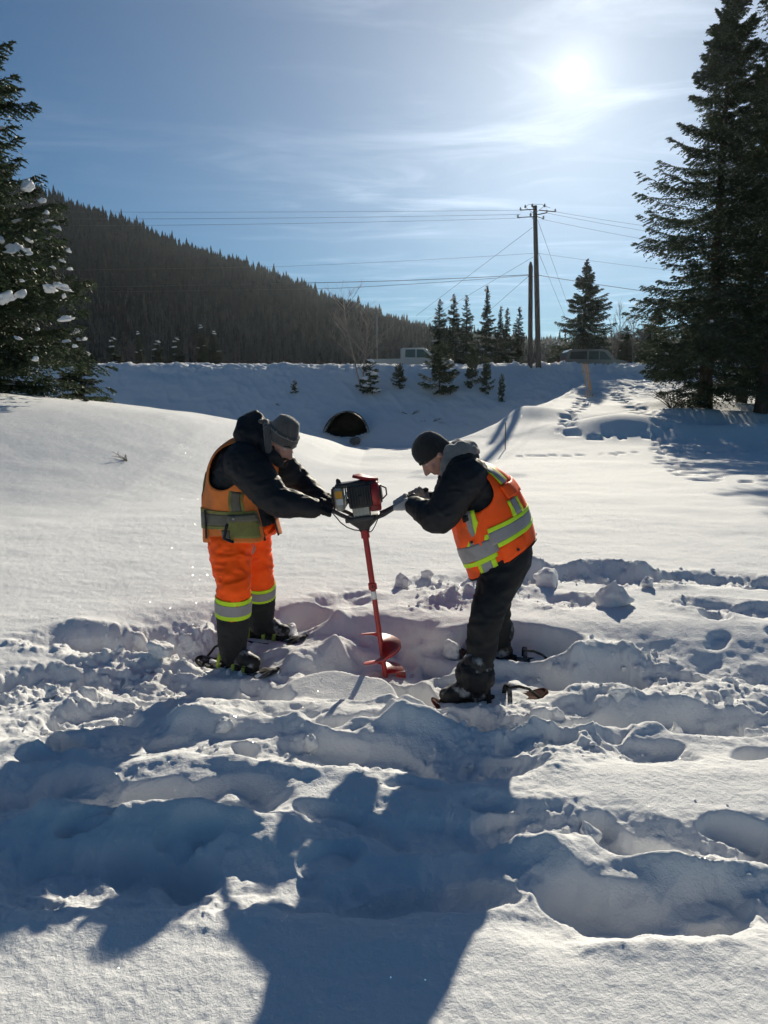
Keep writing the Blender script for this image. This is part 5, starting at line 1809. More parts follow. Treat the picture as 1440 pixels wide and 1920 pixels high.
def snowshoe(name, label, c, d, m_deck, m_strap, L=0.62, W=0.21, pitch=0.0, tail_bar=True, bar_h=0.10):
    """Moulded snowshoe: tapered deck, tubular rim, heel plate, binding straps, heel-lift bar, claws."""
    td = V((d[0], d[1], 0)).normalized(); sd = V((-td.y, td.x, 0)); up = V((0, 0, 1))
    t = thing(name, c, label, 'snowshoe', 'snowshoes strapped under the workers\' boots')
    c = V(c)
    def Q(x, y, z): return c + td * x + sd * y + up * (z + pitch * x)
    def lift(x): return 0.075 * max(0, (x - 0.18) / 0.14) ** 2 * 0.9 + 0.03 * max(0, (-x - 0.2) / 0.12) ** 2
    pts = []
    n = 36
    for j in range(n):
        a = 2 * math.pi * j / n
        x = L / 2 * math.cos(a); w = W / 2 * (0.95 + 0.12 * math.cos(a)) * abs(math.sin(a)) ** 0.75 * (1 if math.sin(a) >= 0 else -1)
        pts.append((x, w))
    mb = MB(); mb.loft([[Q(x * 0.98, y * 0.96, lift(x) - 0.004) for x, y in pts], [Q(x * 0.98, y * 0.96, lift(x) + 0.004) for x, y in pts]])
    mb.build('deck', m_deck, t, smooth=False)
    mb = MB(); loop = [Q(x, y, lift(x)) for x, y in pts]; mb.tube(loop + [loop[0]], 0.010, 8, round_ends=False); mb.build('rim', m_deck, t)
    for x0, w, z in ((0.10, 0.062, 0.085), (0.02, 0.060, 0.095), (-0.10, 0.058, 0.10)):
        mb = MB(); rs = []
        for k in range(9):
            a = math.pi * k / 8
            rs.append([Q(x0 + dx, math.cos(a) * w, 0.008 + math.sin(a) * z * dzf) for dx, dzf in ((-0.014, 1.0), (0.014, 1.0), (0.014, 0.95), (-0.014, 0.95))])
        mb.loft(rs); mb.build('binding_strap', m_strap, t)
    mb = MB(); mb.box(Q(-0.02, 0, 0.012), (0.15, 0.05, 0.006), (td, sd, up), bevel=0.003); mb.build('foot_plate', M_SHOE_BLK, t)
    for y in (-0.06, 0.06):
        for x in (0.06, -0.02, -0.1):
            mb = MB(); mb.add([Q(x - 0.015, y, -0.004), Q(x + 0.015, y, -0.004), Q(x, y, -0.03), Q(x, y + 0.004, -0.004)], [(0, 1, 2), (0, 2, 3), (1, 3, 2), (0, 3, 1)]); mb.build('claw', M_DARKMETAL, t, smooth=False)
    if tail_bar:
        mb = MB(); mb.tube([Q(-0.10, 0.055, bar_h), Q(-0.15, 0.055, bar_h), Q(-0.21, 0.05, bar_h * 0.75), Q(-0.27, 0.045, bar_h * 0.2), Q(-0.295, 0.04, -0.02)], [0.009, 0.009, 0.008, 0.008, 0.007], 8); mb.build('heel_strap', m_deck if tail_bar == 2 else M_SHOE_BLK, t)
    return t


def limb_tube(mb, pts, rad, n=16, sub=4, squash=None, up=None):
    """A limb through its joints with rounded bends."""
    P = np.array([arr(V(p)) for p in pts]); r = np.array(rad, dtype=float)[:, None]
    m = len(P); out = []; rr = []
    for i in range((m - 1) * sub + 1):
        t = i / sub
        out.append(crom(P, t)); rr.append(max(0.004, float(crom(r, t)[0])))
    mb.tube(out, rr, n, squash=squash, up=up)


def body_mesh(parent, name, T, shoulders, elbows, wrists, hips, knees, ankles, neck0, c, u, f, s, k):
    """The continuous body under the clothes."""
    mb = MB()
    mb.loft([[T.pt(2 * math.pi * j / 24, 0.04 + 0.86 * i / 12, 0, 0.70) for j in range(24)] for i in range(13)])
    for sh_, el_, wr_ in zip(shoulders, elbows, wrists):
        limb_tube(mb, [sh_, sh_.lerp(el_, 0.5), el_, el_.lerp(wr_, 0.4), wr_], [0.056, 0.048, 0.038, 0.038, 0.026], 12)
    for h_, kn_, an_ in zip(hips, knees, ankles):
        limb_tube(mb, [h_, h_.lerp(kn_, 0.45), kn_, kn_.lerp(an_, 0.35), an_], [0.076, 0.068, 0.048, 0.048, 0.034], 12)
    mb.tube([hips[0], hips[1]], 0.095, 12)
    mb.tube([neck0, neck0.lerp(c, 0.6), c - u * 0.02], [0.062, 0.058, 0.055], 14)
    head(mb, c, u, f, s, k)
    return skin_obj(name, mb, 0.0088, M_SKIN, parent, 3)


def ortho(f, u):
    f = V(f).normalized(); u = V(u); u = (u - f * u.dot(f)).normalized()
    return f, u, u.cross(f)            # forward, up, left


# ================================================================== worker on the left
Lfoot = at(438, 1250, 4.30)
wl_ = thing('person', (at(445, 1000, 4.5).x, 4.48, gz(Lfoot.x, 4.3)), 'worker in orange trousers, worn orange vest and grey beanie, left of the auger', 'person')
phi = R_(28)
sL = V((math.sin(phi), math.cos(phi), 0))           # the worker's own left
cpx = [(456, 1000, 4.50, .205, .225), (452, 965, 4.50, .185, .220), (448, 925, 4.49, .170, .215), (455, 888, 4.47, .160, .212), (466, 860, 4.46, .140, .200), (479, 842, 4.45, .105, .140), (492, 829, 4.44, .070, .075)]
cs = [at(a, b, y) for a, b, y, _, _ in cpx]
secs = []
for i in range(len(cs)):
    t = (cs[min(i + 1, len(cs) - 1)] - cs[max(i - 1, 0)]).normalized()
    ff = sL.cross(t).normalized()
    secs.append((cs[i], ff * cpx[i][3], sL * cpx[i][4]))
TL = Torso(secs)
L_sh = [at(457, 868, 4.29), at(512, 862, 4.64)]
L_el = [at(517, 938, 4.15), at(563, 905, 4.66)]
L_wr = [at(588, 953, 4.10), at(600, 934, 4.535)]
L_g = [HB['LN'][0].lerp(HB['LN'][1], 0.86), HB['LF'][0].lerp(HB['LF'][1], 0.86)]
L_hip = [at(432, 1022, 4.38), at(472, 1020, 4.60)]
L_kn = [at(438, 1105, 4.26), at(487, 1085, 4.62)]
L_an = [at(436, 1222, 4.30), at(490, 1168, 4.72)]
Lf, Lu, Ls = ortho((0.74, -0.46, -0.52), (0.42, -0.20, 0.90))
L_c = at(524, 832, 4.40)
body_mesh(wl_, 'body', TL, L_sh, L_el, L_wr, L_hip, L_kn, L_an, at(492, 842, 4.45), L_c, Lu, Lf, Ls, 1.0)
# black jacket: torso, sleeves, collar and hood in one skin
mb = MB(); TL.closed(mb, 0.08, 0.99, off=-0.004)
limb_tube(mb, [at(470, 862, 4.38), L_sh[0], L_sh[0].lerp(L_el[0], 0.5), L_el[0], L_el[0].lerp(L_wr[0], 0.5), L_wr[0]], [0.11, 0.122, 0.116, 0.094, 0.080, 0.058])
limb_tube(mb, [at(492, 858, 4.55), L_sh[1], L_sh[1].lerp(L_el[1], 0.5), L_el[1], L_el[1].lerp(L_wr[1], 0.5), L_wr[1]], [0.09, 0.105, 0.098, 0.084, 0.072, 0.055])
mb.tube([at(497, 846, 4.36), at(512, 858, 4.30), at(522, 866, 4.33)], [0.05, 0.04, 0.03], 10)          # collar front
mb.tube([at(530, 866, 4.40), at(532, 860, 4.48), at(520, 845, 4.55)], [0.03, 0.036, 0.045], 10)
skin_obj('jacket', mb, 0.0105, M_BLACK, wl_, 4, folds(0.0065, 11, 3, (1, 1, 1.5), 0.5))
mb = MB()
mb.tube([at(463, 840, 4.33), at(455, 815, 4.36), at(462, 796, 4.42), at(478, 786, 4.48), at(488, 800, 4.56)], [0.045, 0.058, 0.062, 0.058, 0.05], 12)
mb.tube([at(462, 838, 4.34), at(474, 818, 4.38), at(486, 806, 4.46), at(492, 810, 4.54)], [0.055, 0.07, 0.075, 0.06], 12)
mb.tube([at(497, 848, 4.33), at(494, 825, 4.34), at(493, 806, 4.38), at(497, 794, 4.44)], [0.034, 0.034, 0.032, 0.03], 12)
skin_obj('hood', mb, 0.009, M_BLACK, wl_, 4, folds(0.006, 14, 13))
mb = MB(); mb.tube([at(505, 850, 4.30), at(502, 825, 4.31), at(500, 806, 4.33), at(498, 792, 4.40)], [0.022, 0.022, 0.02, 0.02], 10); mb.tube([at(488, 790, 4.36), at(497, 789, 4.40), at(503, 792, 4.43)], 0.014, 8)
skin_obj('hood_lining', mb, 0.006, M_GREYKNIT, wl_, 2, folds(0.003, 18, 14))
bn = beanie('beanie', M_GREYKNIT, wl_, None, L_c, Lu, Lf, Ls, 1.0, 0.018, True, 2, 0.185)
# beard, brows and eyes
def face_bits(parent, c, u, f, s, k, beard):
    def P(x, y, z): return c + f * (x * k) + s * (y * k) + u * (z * k)
    for y in (-1, 1):
        mb = MB(); mb.ball(P(0.071, 0.031 * y, 0.012), 0.012 * k, 10, 8); mb.build('eye', M_EYE, parent)
        mb = MB(); mb.tube([P(0.098, 0.014 * y, 0.034), P(0.094, 0.034 * y, 0.040), P(0.076, 0.054 * y, 0.032)], 0.005 * k, 6); mb.build('eyebrow', M_BEARD, parent)
    if beard:
        mb = MB()
        for y in (-1, 1):
            mb.tube([P(0.012, 0.066 * y, -0.015), P(0.030, 0.064 * y, -0.055), P(0.058, 0.046 * y, -0.085), P(0.084, 0.015 * y, -0.100)], [0.012 * k, 0.019 * k, 0.022 * k, 0.022 * k], 10)
            mb.tube([P(0.098, 0.006 * y, -0.046), P(0.090, 0.028 * y, -0.058), P(0.076, 0.034 * y, -0.082)], [0.008 * k, 0.009 * k, 0.012 * k], 8)
        mb.ball(P(0.075, 0, -0.100), (0.026 * k, 0.034 * k, 0.026 * k), 12, 8, (f, s, u))
        skin_obj('beard', mb, 0.005, M_BEARD, parent, 2, folds(0.002, 60, 7))


face_bits(wl_, L_c, Lu, Lf, Ls, 1.0, True)
for i, key in enumerate(('LN', 'LF')):
    mb = MB(); hand_mb(mb, L_wr[i], L_g[i], (HB[key][1] - HB[key][0]).cross(V((0, 0, 1))).normalized() if False else (HB[key][1] - HB[key][0]).normalized().cross(V((0, 0, 1))).normalized() * 0 + (V((0, 1, 0)) * 0.0 + (HB[key][1] - HB[key][0]).normalized()), 0.0165, 1, 1 if i == 0 else -1, 1.12)
    mb.tube([L_wr[i].lerp(L_el[i], 0.22), L_wr[i].lerp(L_el[i], 0.02)], [0.050, 0.045], 14)
    skin_obj('glove', mb, 0.0052, M_GLOVE_K, wl_, 2, folds(0.0018, 40, 3))
# trousers
mb = MB()
mb.loft([[TL.pt(2 * math.pi * j / 24, -0.03 + 0.20 * i / 4, -0.018) for j in range(24)] for i in range(5)])
limb_tube(mb, [at(440, 985, 4.42), L_hip[0], L_hip[0].lerp(L_kn[0], 0.5), L_kn[0], L_kn[0].lerp(L_an[0], 0.22), L_kn[0].lerp(L_an[0], 0.36)], [0.132, 0.134, 0.116, 0.101, 0.098, 0.098])
limb_tube(mb, [at(465, 985, 4.56), L_hip[1], L_hip[1].lerp(L_kn[1], 0.5), L_kn[1], L_kn[1].lerp(L_an[1], 0.22), L_kn[1].lerp(L_an[1], 0.42)], [0.122, 0.124, 0.108, 0.094, 0.091, 0.089])
tr = skin_obj('trousers', mb, 0.0115, M_ORANGE, wl_, 4, folds(0.010, 9, 23, (1, 1, 1.7), 0.7))


def leg_band(name, m, parent, a, b, r0, r1, h0, h1, off):
    """tape round a trouser leg between fractions h0..h1 of a->b."""
    mb = MB(); d = (b - a)
    mb.tube([a + d * h0, a + d * (h0 + h1) / 2, a + d * h1], [r0 + off, (r0 + r1) / 2 + off + 0.001, r1 + off], 28, round_ends=False)
    return mb.build(name, m, parent, angle=40)


for i, r_ in ((0, 0.109), (1, 0.101)):
    k0, k1 = (L_kn[i], L_an[i])
    for nm, m_, h0, h1, off in (('lime_band', M_LIME, 0.10, 0.175, 0.004), ('silver_band', M_SILVER, 0.170, 0.33, 0.006), ('lime_band', M_LIME, 0.325, 0.395, 0.004)):
        leg_band(nm, m_, tr, k0, k1, r_, r_ - 0.002, h0, h1, off)
# gaiters and boots
for i, (td, sole) in enumerate((((0.80, -0.45), None), ((0.88, -0.3), None))):
    k0, an = L_kn[i], L_an[i]
    sz = an.z - 0.085
    mb = MB(); limb_tube(mb, [k0.lerp(an, 0.36), k0.lerp(an, 0.46), k0.lerp(an, 0.70), k0.lerp(an, 0.92), an + V((0.012, 0, -0.012))], [0.096, 0.102, 0.094, 0.087, 0.080])
    ga = skin_obj('gaiter', mb, 0.010, M_CHAR, wl_, 4, folds(0.005, 12, 40 + i, (1, 1, 1.6), 0.6))
    mb = MB(); mb.tube([k0.lerp(an, 0.37), k0.lerp(an, 0.43)], 0.104, 26, round_ends=False); mb.build('gaiter_strap', M_BLACK, ga, angle=40)
    boot('boot', wl_, an, sz, td, shaft_r=0.074)
# the vest
def vest(name, m, parent, T, arm_u, arm_v, arm_ru, arm_rv, v0, v1, gap, off, fold, lo=None):
    def keep(u, v):
        uu = (u + math.pi) % (2 * math.pi) - math.pi
        for sgn in (-1, 1):
            if ((uu - sgn * arm_u) / arm_ru) ** 2 + ((v - arm_v) / arm_rv) ** 2 < 1:
                return False
        if v > 0.80 and abs(uu) < 0.55 + (v - 0.80) * 3.0: return False          # neck opening in front
        return True
    return T.patch(name, m, parent, gap, 2 * math.pi - gap, v0, v1, off, nu=140, nv=64, thick=0.006, fold=fold, keep=keep)


FL = vest_fold(0.013, 51)
ve = vest('vest', M_ORANGE_L, wl_, TL, 1.50, 0.66, 0.66, 0.245, -0.03, 0.93, 0.20, 0.022, FL)
OFF = 0.0275
N2 = -math.pi / 2
for nm, m_, u0, u1, v0, v1 in (('silver_stripe', M_SILVER_D, -2.95, -0.30, 0.125, 0.215), ('lime_edge', M_LIME_D, -2.95, -0.30, 0.215, 0.240), ('lime_edge', M_LIME_D, -2.95, -0.30, 0.100, 0.125),
                               ('silver_stripe', M_SILVER_D, -1.02, -0.72, 0.24, 0.42), ('lime_edge', M_LIME_D, -1.10, -1.02, 0.24, 0.42), ('lime_edge', M_LIME_D, -0.72, -0.62, 0.24, 0.42),
                               ('silver_stripe', M_SILVER_D, -2.75, -2.50, 0.24, 0.46), ('lime_edge', M_LIME_D, -2.50, -2.42, 0.24, 0.46),
                               ('silver_stripe', M_SILVER_D, -1.45, -1.20, -0.02, 0.10), ('lime_edge', M_LIME_D, -1.20, -1.12, -0.02, 0.10),
                               ('silver_stripe', M_SILVER_D, 0.30, 1.6, 0.125, 0.215), ('lime_edge', M_LIME_D, 0.30, 1.6, 0.215, 0.240)):
    TL.patch(nm, m_, ve, u0, u1, v0, v1, OFF + (0.001 if nm == 'lime_edge' else 0), nu=max(4, int(abs(u1 - u0) * 14)), nv=6, fold=FL, thick=0.003)
TL.patch('pocket', M_LIME_D, ve, -1.20, -0.40, 0.02, 0.20, 0.037, nu=10, nv=6, fold=FL, thick=0.010)
TL.patch('pocket_flap', M_SILVER_D, ve, -1.22, -0.38, 0.155, 0.215, 0.048, nu=10, nv=3, fold=FL, thick=0.004)
TL.patch('side_strap', M_BLACK, ve, -1.92, -1.84, 0.02, 0.24, 0.036, nu=2, nv=8, fold=FL, skew=0.0, thick=0.004)
TL.patch('edge_binding', M_BLACK, ve, -0.25, -0.19, -0.03, 0.62, 0.026, nu=2, nv=16, fold=FL, thick=0.006)
TL.patch('edge_binding', M_BLACK, ve, 0.19, 0.25, -0.03, 0.62, 0.026, nu=2, nv=16, fold=FL, thick=0.006)
mb = MB(); mb.tube([at(425, 985, 4.19), at(420, 1010, 4.19), at(436, 1016, 4.19)], 0.010, 6); mb.build('drawcord_toggle', M_BLACK, ve)
mb = MB(); p_ = TL.pt(-1.0, 0.19, 0.052); mb.ball(p_, 0.010, 8, 6); mb.build('snap_button', M_ALU, ve)
# ================================================================== worker on the right
Rfoot = at(880, 1318, 3.78)
wr_ = thing('person', (at(955, 1040, 4.15).x, 4.1, gz(Rfoot.x, 3.8)), 'worker in black trousers, clean orange vest and black beanie, right of the auger', 'person')
sR = V((-0.12, -1, 0)).normalized()                  # the worker's own left is towards the camera
prof = [((884, 1078), (996, 1004), 4.14, .225), ((868, 1036), (987, 972), 4.14, .218), ((855, 990), (974, 938), 4.14, .212), ((850, 948), (955, 908), 4.14, .210), ((850, 912), (930, 884), 4.14, .200), ((850, 884), (902, 868), 4.14, .135), ((838, 868), (880, 858), 4.14, .075)]
secs = []
for (fx, fy), (bx, by), y, w in prof:
    a = at(fx, fy, y); b = at(bx, by, y); c = (a + b) / 2
    fv = (a - b) / 2; fv = fv + V((0, 0.12 * fv.length, 0))
    secs.append((c, fv, sR * w))
TR = Torso(secs)
R_sh = [at(872, 898, 3.965), at(862, 892, 4.33)]
R_el = [at(822, 972, 3.90), at(826, 958, 4.45)]
R_wr = [at(776, 948, 4.08), at(806, 936, 4.47)]
R_g = [HB['RN'][0].lerp(HB['RN'][1], 0.84), HB['RF'][0].lerp(HB['RF'][1], 0.92)]
R_hip = [at(948, 1050, 4.03), at(962, 1045, 4.27)]
R_kn = [at(910, 1162, 3.86), at(934, 1128, 4.36)]
R_an = [at(893, 1280, 3.80), at(938, 1205, 4.46)]
Rf, Ru, Rs = ortho((-0.60, -0.06, -0.80), (-0.80, -0.02, 0.60))
R_c = at(816, 853, 4.12)
body_mesh(wr_, 'body', TR, R_sh, R_el, R_wr, R_hip, R_kn, R_an, at(862, 868, 4.14), R_c, Ru, Rf, Rs, 1.0)
mb = MB(); TR.closed(mb, 0.10, 0.98, off=-0.012)
limb_tube(mb, [at(885, 890, 4.06), R_sh[0], R_sh[0].lerp(R_el[0], 0.5), R_el[0], R_el[0].lerp(R_wr[0], 0.5), R_wr[0]], [0.10, 0.115, 0.108, 0.090, 0.076, 0.056])
limb_tube(mb, [at(880, 888, 4.24), R_sh[1], R_sh[1].lerp(R_el[1], 0.5), R_el[1], R_el[1].lerp(R_wr[1], 0.5), R_wr[1]], [0.10, 0.11, 0.10, 0.085, 0.07, 0.052])
mb.tube([at(842, 905, 4.02), at(832, 898, 4.10), at(834, 892, 4.18)], [0.035, 0.035, 0.035], 10)
skin_obj('jacket', mb, 0.0105, M_BLACK, wr_, 4, folds(0.0065, 11, 63, (1, 1, 1.4), 0.5))
# grey hoodie hood and the black collar under it
mb = MB()
mb.tube([at(834, 892, 4.03), at(838, 868, 4.02), at(846, 846, 4.05), at(858, 836, 4.12), at(862, 840, 4.2)], [0.028, 0.036, 0.042, 0.042, 0.04], 12)
mb.tube([at(850, 858, 4.03), at(866, 842, 4.04), at(882, 840, 4.10), at(884, 846, 4.2)], [0.04, 0.048, 0.042, 0.04], 12)
mb.tube([at(868, 846, 4.02), at(886, 844, 4.05), at(893, 848, 4.12)], [0.032, 0.028, 0.022], 10)
skin_obj('hoodie_hood', mb, 0.008, M_GREYFLEECE, wr_, 4, folds(0.006, 13, 66))
mb = MB()
mb.tube([at(846, 880, 3.99), at(858, 866, 3.99), at(876, 858, 4.02), at(888, 856, 4.1), at(888, 858, 4.2)], [0.032, 0.036, 0.036, 0.034, 0.03], 12)
skin_obj('collar', mb, 0.008, M_BLACK, wr_, 3, folds(0.004, 13, 68))
beanie('beanie', M_DARKKNIT, wr_, None, R_c, Ru, Rf, Rs, 0.98, -0.004, False, 5, 0.150, tilt=1.2)
face_bits(wr_, R_c, Ru, Rf, Rs, 1.0, False)
for i, key in enumerate(('RN', 'RF')):
    mb = MB(); hand_mb(mb, R_wr[i], R_g[i], (HB[key][1] - HB[key][0]).normalized(), 0.0165, 1, -1 if i == 0 else 1, 1.12)
    mb.tube([R_wr[i].lerp(R_el[i], 0.16 if i == 0 else 0.5), R_wr[i].lerp(R_el[i], 0.0), R_wr[i].lerp(R_g[i], 0.3)], [0.050, 0.050, 0.044], 14)
    skin_obj('glove', mb, 0.0052, M_GLOVE_G if i == 0 else M_GLOVE_B, wr_, 2, folds(0.0022, 36, 4))
mb = MB()
mb.loft([[TR.pt(2 * math.pi * j / 24, 0.0 + 0.16 * i / 4, -0.030) for j in range(24)] for i in range(5)])
limb_tube(mb, [at(952, 1012, 4.06), R_hip[0], R_hip[0].lerp(R_kn[0], 0.5), R_kn[0], R_kn[0].lerp(R_an[0], 0.5), R_kn[0].lerp(R_an[0], 0.97)], [0.135, 0.138, 0.112, 0.094, 0.086, 0.084])
limb_tube(mb, [at(955, 1012, 4.22), R_hip[1], R_hip[1].lerp(R_kn[1], 0.5), R_kn[1], R_kn[1].lerp(R_an[1], 0.5), R_kn[1].lerp(R_an[1], 0.90)], [0.11, 0.115, 0.092, 0.078, 0.074, 0.072])
tr2 = skin_obj('trousers', mb, 0.0115, M_BLACK2, wr_, 4, folds(0.007, 8, 73, (1, 1, 1.7), 0.6))
for i, td in enumerate(((-0.93, -0.12), (-0.9, 0.1))):
    boot('boot', wr_, R_an[i], R_an[i].z - 0.105, td, shaft_r=0.082, tilt=-0.02)
mb = MB(); mb.tube([R_an[0] + V((-0.02, 0, 0.055)), R_an[0] + V((0.0, 0, 0.04))], [0.098, 0.102], 26, squash=(1, 1)); skin_obj('gaiter_cuff', mb, 0.009, M_BLACK, wr_, 3, folds(0.008, 22, 81))
FR = vest_fold(0.012, 91)
ve = vest('vest', M_ORANGE_R, wr_, TR, 1.42, 0.70, 0.62, 0.27, -0.01, 0.93, 0.16, 0.020, FR)
O1, O2 = 0.0255, 0.0265
# waist band: silver between two lime edges; the front part sits a little lower
for nm, m_, u0, u1, v0, v1 in (('silver_stripe', M_SILVER, 1.52, 4.4, 0.165, 0.255), ('lime_edge', M_LIME, 1.52, 4.4, 0.255, 0.285), ('lime_edge', M_LIME, 1.60, 4.4, 0.135, 0.165),
                               ('silver_stripe', M_SILVER, 0.20, 1.58, 0.118, 0.215), ('lime_edge', M_LIME, 0.20, 1.55, 0.090, 0.118), ('lime_edge', M_LIME, 1.36, 1.55, 0.215, 0.245),
                               ('silver_stripe', M_SILVER, 0.98, 1.24, 0.215, 0.46), ('lime_edge', M_LIME, 0.86, 0.98, 0.215, 0.46), ('lime_edge', M_LIME, 1.24, 1.36, 0.215, 0.46),
                               ('silver_stripe', M_SILVER, 1.12, 1.40, -0.005, 0.090), ('lime_edge', M_LIME, 1.02, 1.12, -0.005, 0.090), ('lime_edge', M_LIME, 1.40, 1.50, -0.005, 0.090),
                               ('silver_stripe', M_SILVER, 2.25, 2.50, 0.285, 0.43), ('lime_edge', M_LIME, 2.13, 2.25, 0.285, 0.43), ('lime_edge', M_LIME, 2.50, 2.62, 0.285, 0.43),
                               ('silver_stripe', M_SILVER, 2.40, 2.75, 0.56, 0.90), ('lime_edge', M_LIME, 2.75, 2.85, 0.56, 0.90), ('lime_edge', M_LIME, 2.32, 2.40, 0.56, 0.90),
                               ('silver_stripe', M_SILVER, 3.5, 3.85, 0.285, 0.90)):
    TR.patch(nm, m_, ve, u0, u1, v0, v1, O2 if nm == 'lime_edge' else O1, nu=max(4, int(abs(u1 - u0) * 14)), nv=6, fold=FR, thick=0.003)
TR.patch('back_flap', M_ORANGE_R, ve, 2.20, 4.1, 0.43, 0.56, 0.034, nu=22, nv=6, fold=FR, thick=0.012)
TR.patch('pocket', M_ORANGE_R, ve, 1.60, 2.2, 0.02, 0.130, 0.030, nu=8, nv=5, fold=FR, thick=0.007)
TR.patch('hem_binding', M_BLACK, ve, 0.2, 6.05, -0.018, -0.004, 0.022, nu=60, nv=1, fold=FR, thick=0.006)
for u_, v_ in ((1.10, 0.245), (1.95, 0.055)):
    mb = MB(); mb.ball(TR.pt(u_, v_, 0.038), 0.009, 8, 6); mb.build('snap_button', M_DARKMETAL, ve)
TR.patch('pen_pocket', M_BLACK, ve, 1.02, 1.16, 0.39, 0.43, 0.032, nu=3, nv=3, fold=FR, thick=0.006)

# snowshoes
z_ = lambda p, dz=0.0: (p.x, p.y, p.z + dz)
snowshoe('snowshoe', 'black and lime snowshoe under the near boot of the left worker', V((L_an[0].x + 0.02, L_an[0].y - 0.005, L_an[0].z - 0.115)), (0.82, -0.42), M_SHOE_BLK, M_SHOE_LIME, tail_bar=2, bar_h=0.13)
snowshoe('snowshoe', 'snowshoe under the far boot of the left worker', V((L_an[1].x + 0.02, L_an[1].y, L_an[1].z - 0.115)), (0.88, -0.3), M_SHOE_BLK, M_SHOE_LIME)
snowshoe('snowshoe', 'dark red snowshoe under the near boot of the right worker', V((R_an[0].x + 0.08, R_an[0].y, R_an[0].z - 0.132)), (-0.95, -0.12), M_SHOE_RED, M_SHOE_BLK, L=0.66, pitch=-0.10, tail_bar=1, bar_h=0.11)
snowshoe('snowshoe', 'dark red snowshoe under the far boot of the right worker', V((R_an[1].x + 0.06, R_an[1].y, R_an[1].z - 0.132)), (-0.95, 0.10), M_SHOE_RED, M_SHOE_BLK, L=0.66, tail_bar=1, bar_h=0.10)

# ------------------------------------------------------------------ broken snow
CH = 'loose blocks of broken snow'
for k, (px, py, w, h, lab) in enumerate([
        (755, 1086, 34, 30, 'small upright snow block behind the auger shaft'), (1030, 1068, 74, 34, 'large flat snow block in the smooth snow behind the right worker'),
        (1150, 1112, 56, 48, 'pointed snow block standing alone right of the right worker'), (1272, 1352, 44, 50, 'jagged snow block on the rough right side of the trampled area'),
        (543, 1172, 44, 34, 'rounded snow lump just right of the left worker\'s far boot'), (585, 1358, 40, 34, 'translucent snow lump in front of the left worker'),
        (1102, 1556, 62, 40, 'shaded snow block by the pit at lower right'), (1420, 1352, 44, 52, 'upright snow block at the right edge of the photo'),
        (850, 1228, 46, 40, 'snow block beside the right worker\'s near shin'), (300, 1236, 60, 34, 'rounded snow block left of the left worker\'s snowshoe'),
        (1160, 1300, 40, 28, 'small snow block on the ridge right of the right worker'), (940, 1158, 46, 26, 'low snow lump behind the right worker\'s legs'),
        (800, 1078, 26, 16, 'little snow lump right of the upright block behind the auger'), (1215, 1088, 34, 18, 'little snow lump on the far track at right'),
        (100, 1290, 44, 34, 'crumbling snow block at the left end of the trampled area'), (420, 1350, 38, 26, 'low snow lump on the shaded ground before the left worker')]):
    g0 = on_ground(px, py + h * 0.45, -0.04)
    zz0 = gz(g0.x, g0.y)
    p = on_ground(px, py + h * 0.4, zz0)
    sc_ = p.y / FPX * 1.06
    me = rock_mesh('snow_block', 1.0, 300 + k, 1.0, 2.4, 0.5, 4)
    co = np.empty(len(me.vertices) * 3); me.vertices.foreach_get('co', co); co = co.reshape(-1, 3)
    co = co / np.abs(co).max(0) * np.array([w * 0.5 * sc_, w * 0.40 * sc_, h * 0.62 * sc_])
    if k == 2: co[:, :2] *= np.clip(1.25 - 0.9 * (co[:, 2:3] / (h * 0.62 * sc_)), 0.25, 1.4)
    co = co + 0.004 * fbm3(co * 60, 3, k)[:, None]
    me.vertices.foreach_set('co', co.ravel()); me.update()
    o_ = link('snow_block', me, SNOW2)
    o_.location = (p.x, p.y, gz(p.x, p.y) + h * 0.30 * sc_); o_.rotation_euler = (0.1, -0.1, k * 1.3)
    tag(o_, lab, 'snow block', CH)

# crumbs too small to tell apart
g = np.random.default_rng(3)
cand_x, cand_y, rad = [], [], []
for pts, hw, dep in STROKES + RIDGES:
    w = gpts(pts)
    for (x0, y0), (x1, y1) in zip(w[:-1], w[1:]):
        n = int(45 * math.hypot(x1 - x0, y1 - y0)) + 2
        t = g.uniform(0, 1, n); o_ = g.normal(0, hw * 1.0, n)
        L_ = math.hypot(x1 - x0, y1 - y0)
        cand_x.append(x0 + (x1 - x0) * t - (y1 - y0) / L_ * o_); cand_y.append(y0 + (y1 - y0) * t + (x1 - x0) / L_ * o_)
cx = np.concatenate(cand_x); cy = np.concatenate(cand_y)
k = (cy > 2.45) & (fbm2(cx * 1.5, cy * 1.5, 2, 92) > -0.25)
cx, cy = cx[k], cy[k]; n = len(cx)
rr = (0.004 + 0.024 * g.uniform(0, 1, n) ** 6) * np.clip((cy - 1.0) / 3.0, 0.15, 1.1)
bm = bmesh.new(); bmesh.ops.create_icosphere(bm, subdivisions=1, radius=1.0); bm.verts.ensure_lookup_table()
iv = np.array([v.co[:] for v in bm.verts]); itf = np.array([[v.index for v in f.verts] for f in bm.faces]); bm.free()
cz = ground_z(cx, cy)
VV = iv[None] * (rr[:, None, None] * g.uniform(0.45, 1.35, (n, len(iv), 1)) * g.uniform(0.6, 1.35, (n, 1, 3))) + np.stack([cx, cy, cz + rr * 0.35], 1)[:, None, :]
FF = (itf[None] + (np.arange(n) * len(iv))[:, None, None]).reshape(-1, 3)
tag(link('snow_crumbs', fast_mesh('snow_crumbs', VV.reshape(-1, 3), [FF]), SNOW2, smooth=False), 'small crumbs of broken snow strewn over the trampled area', kind='stuff')

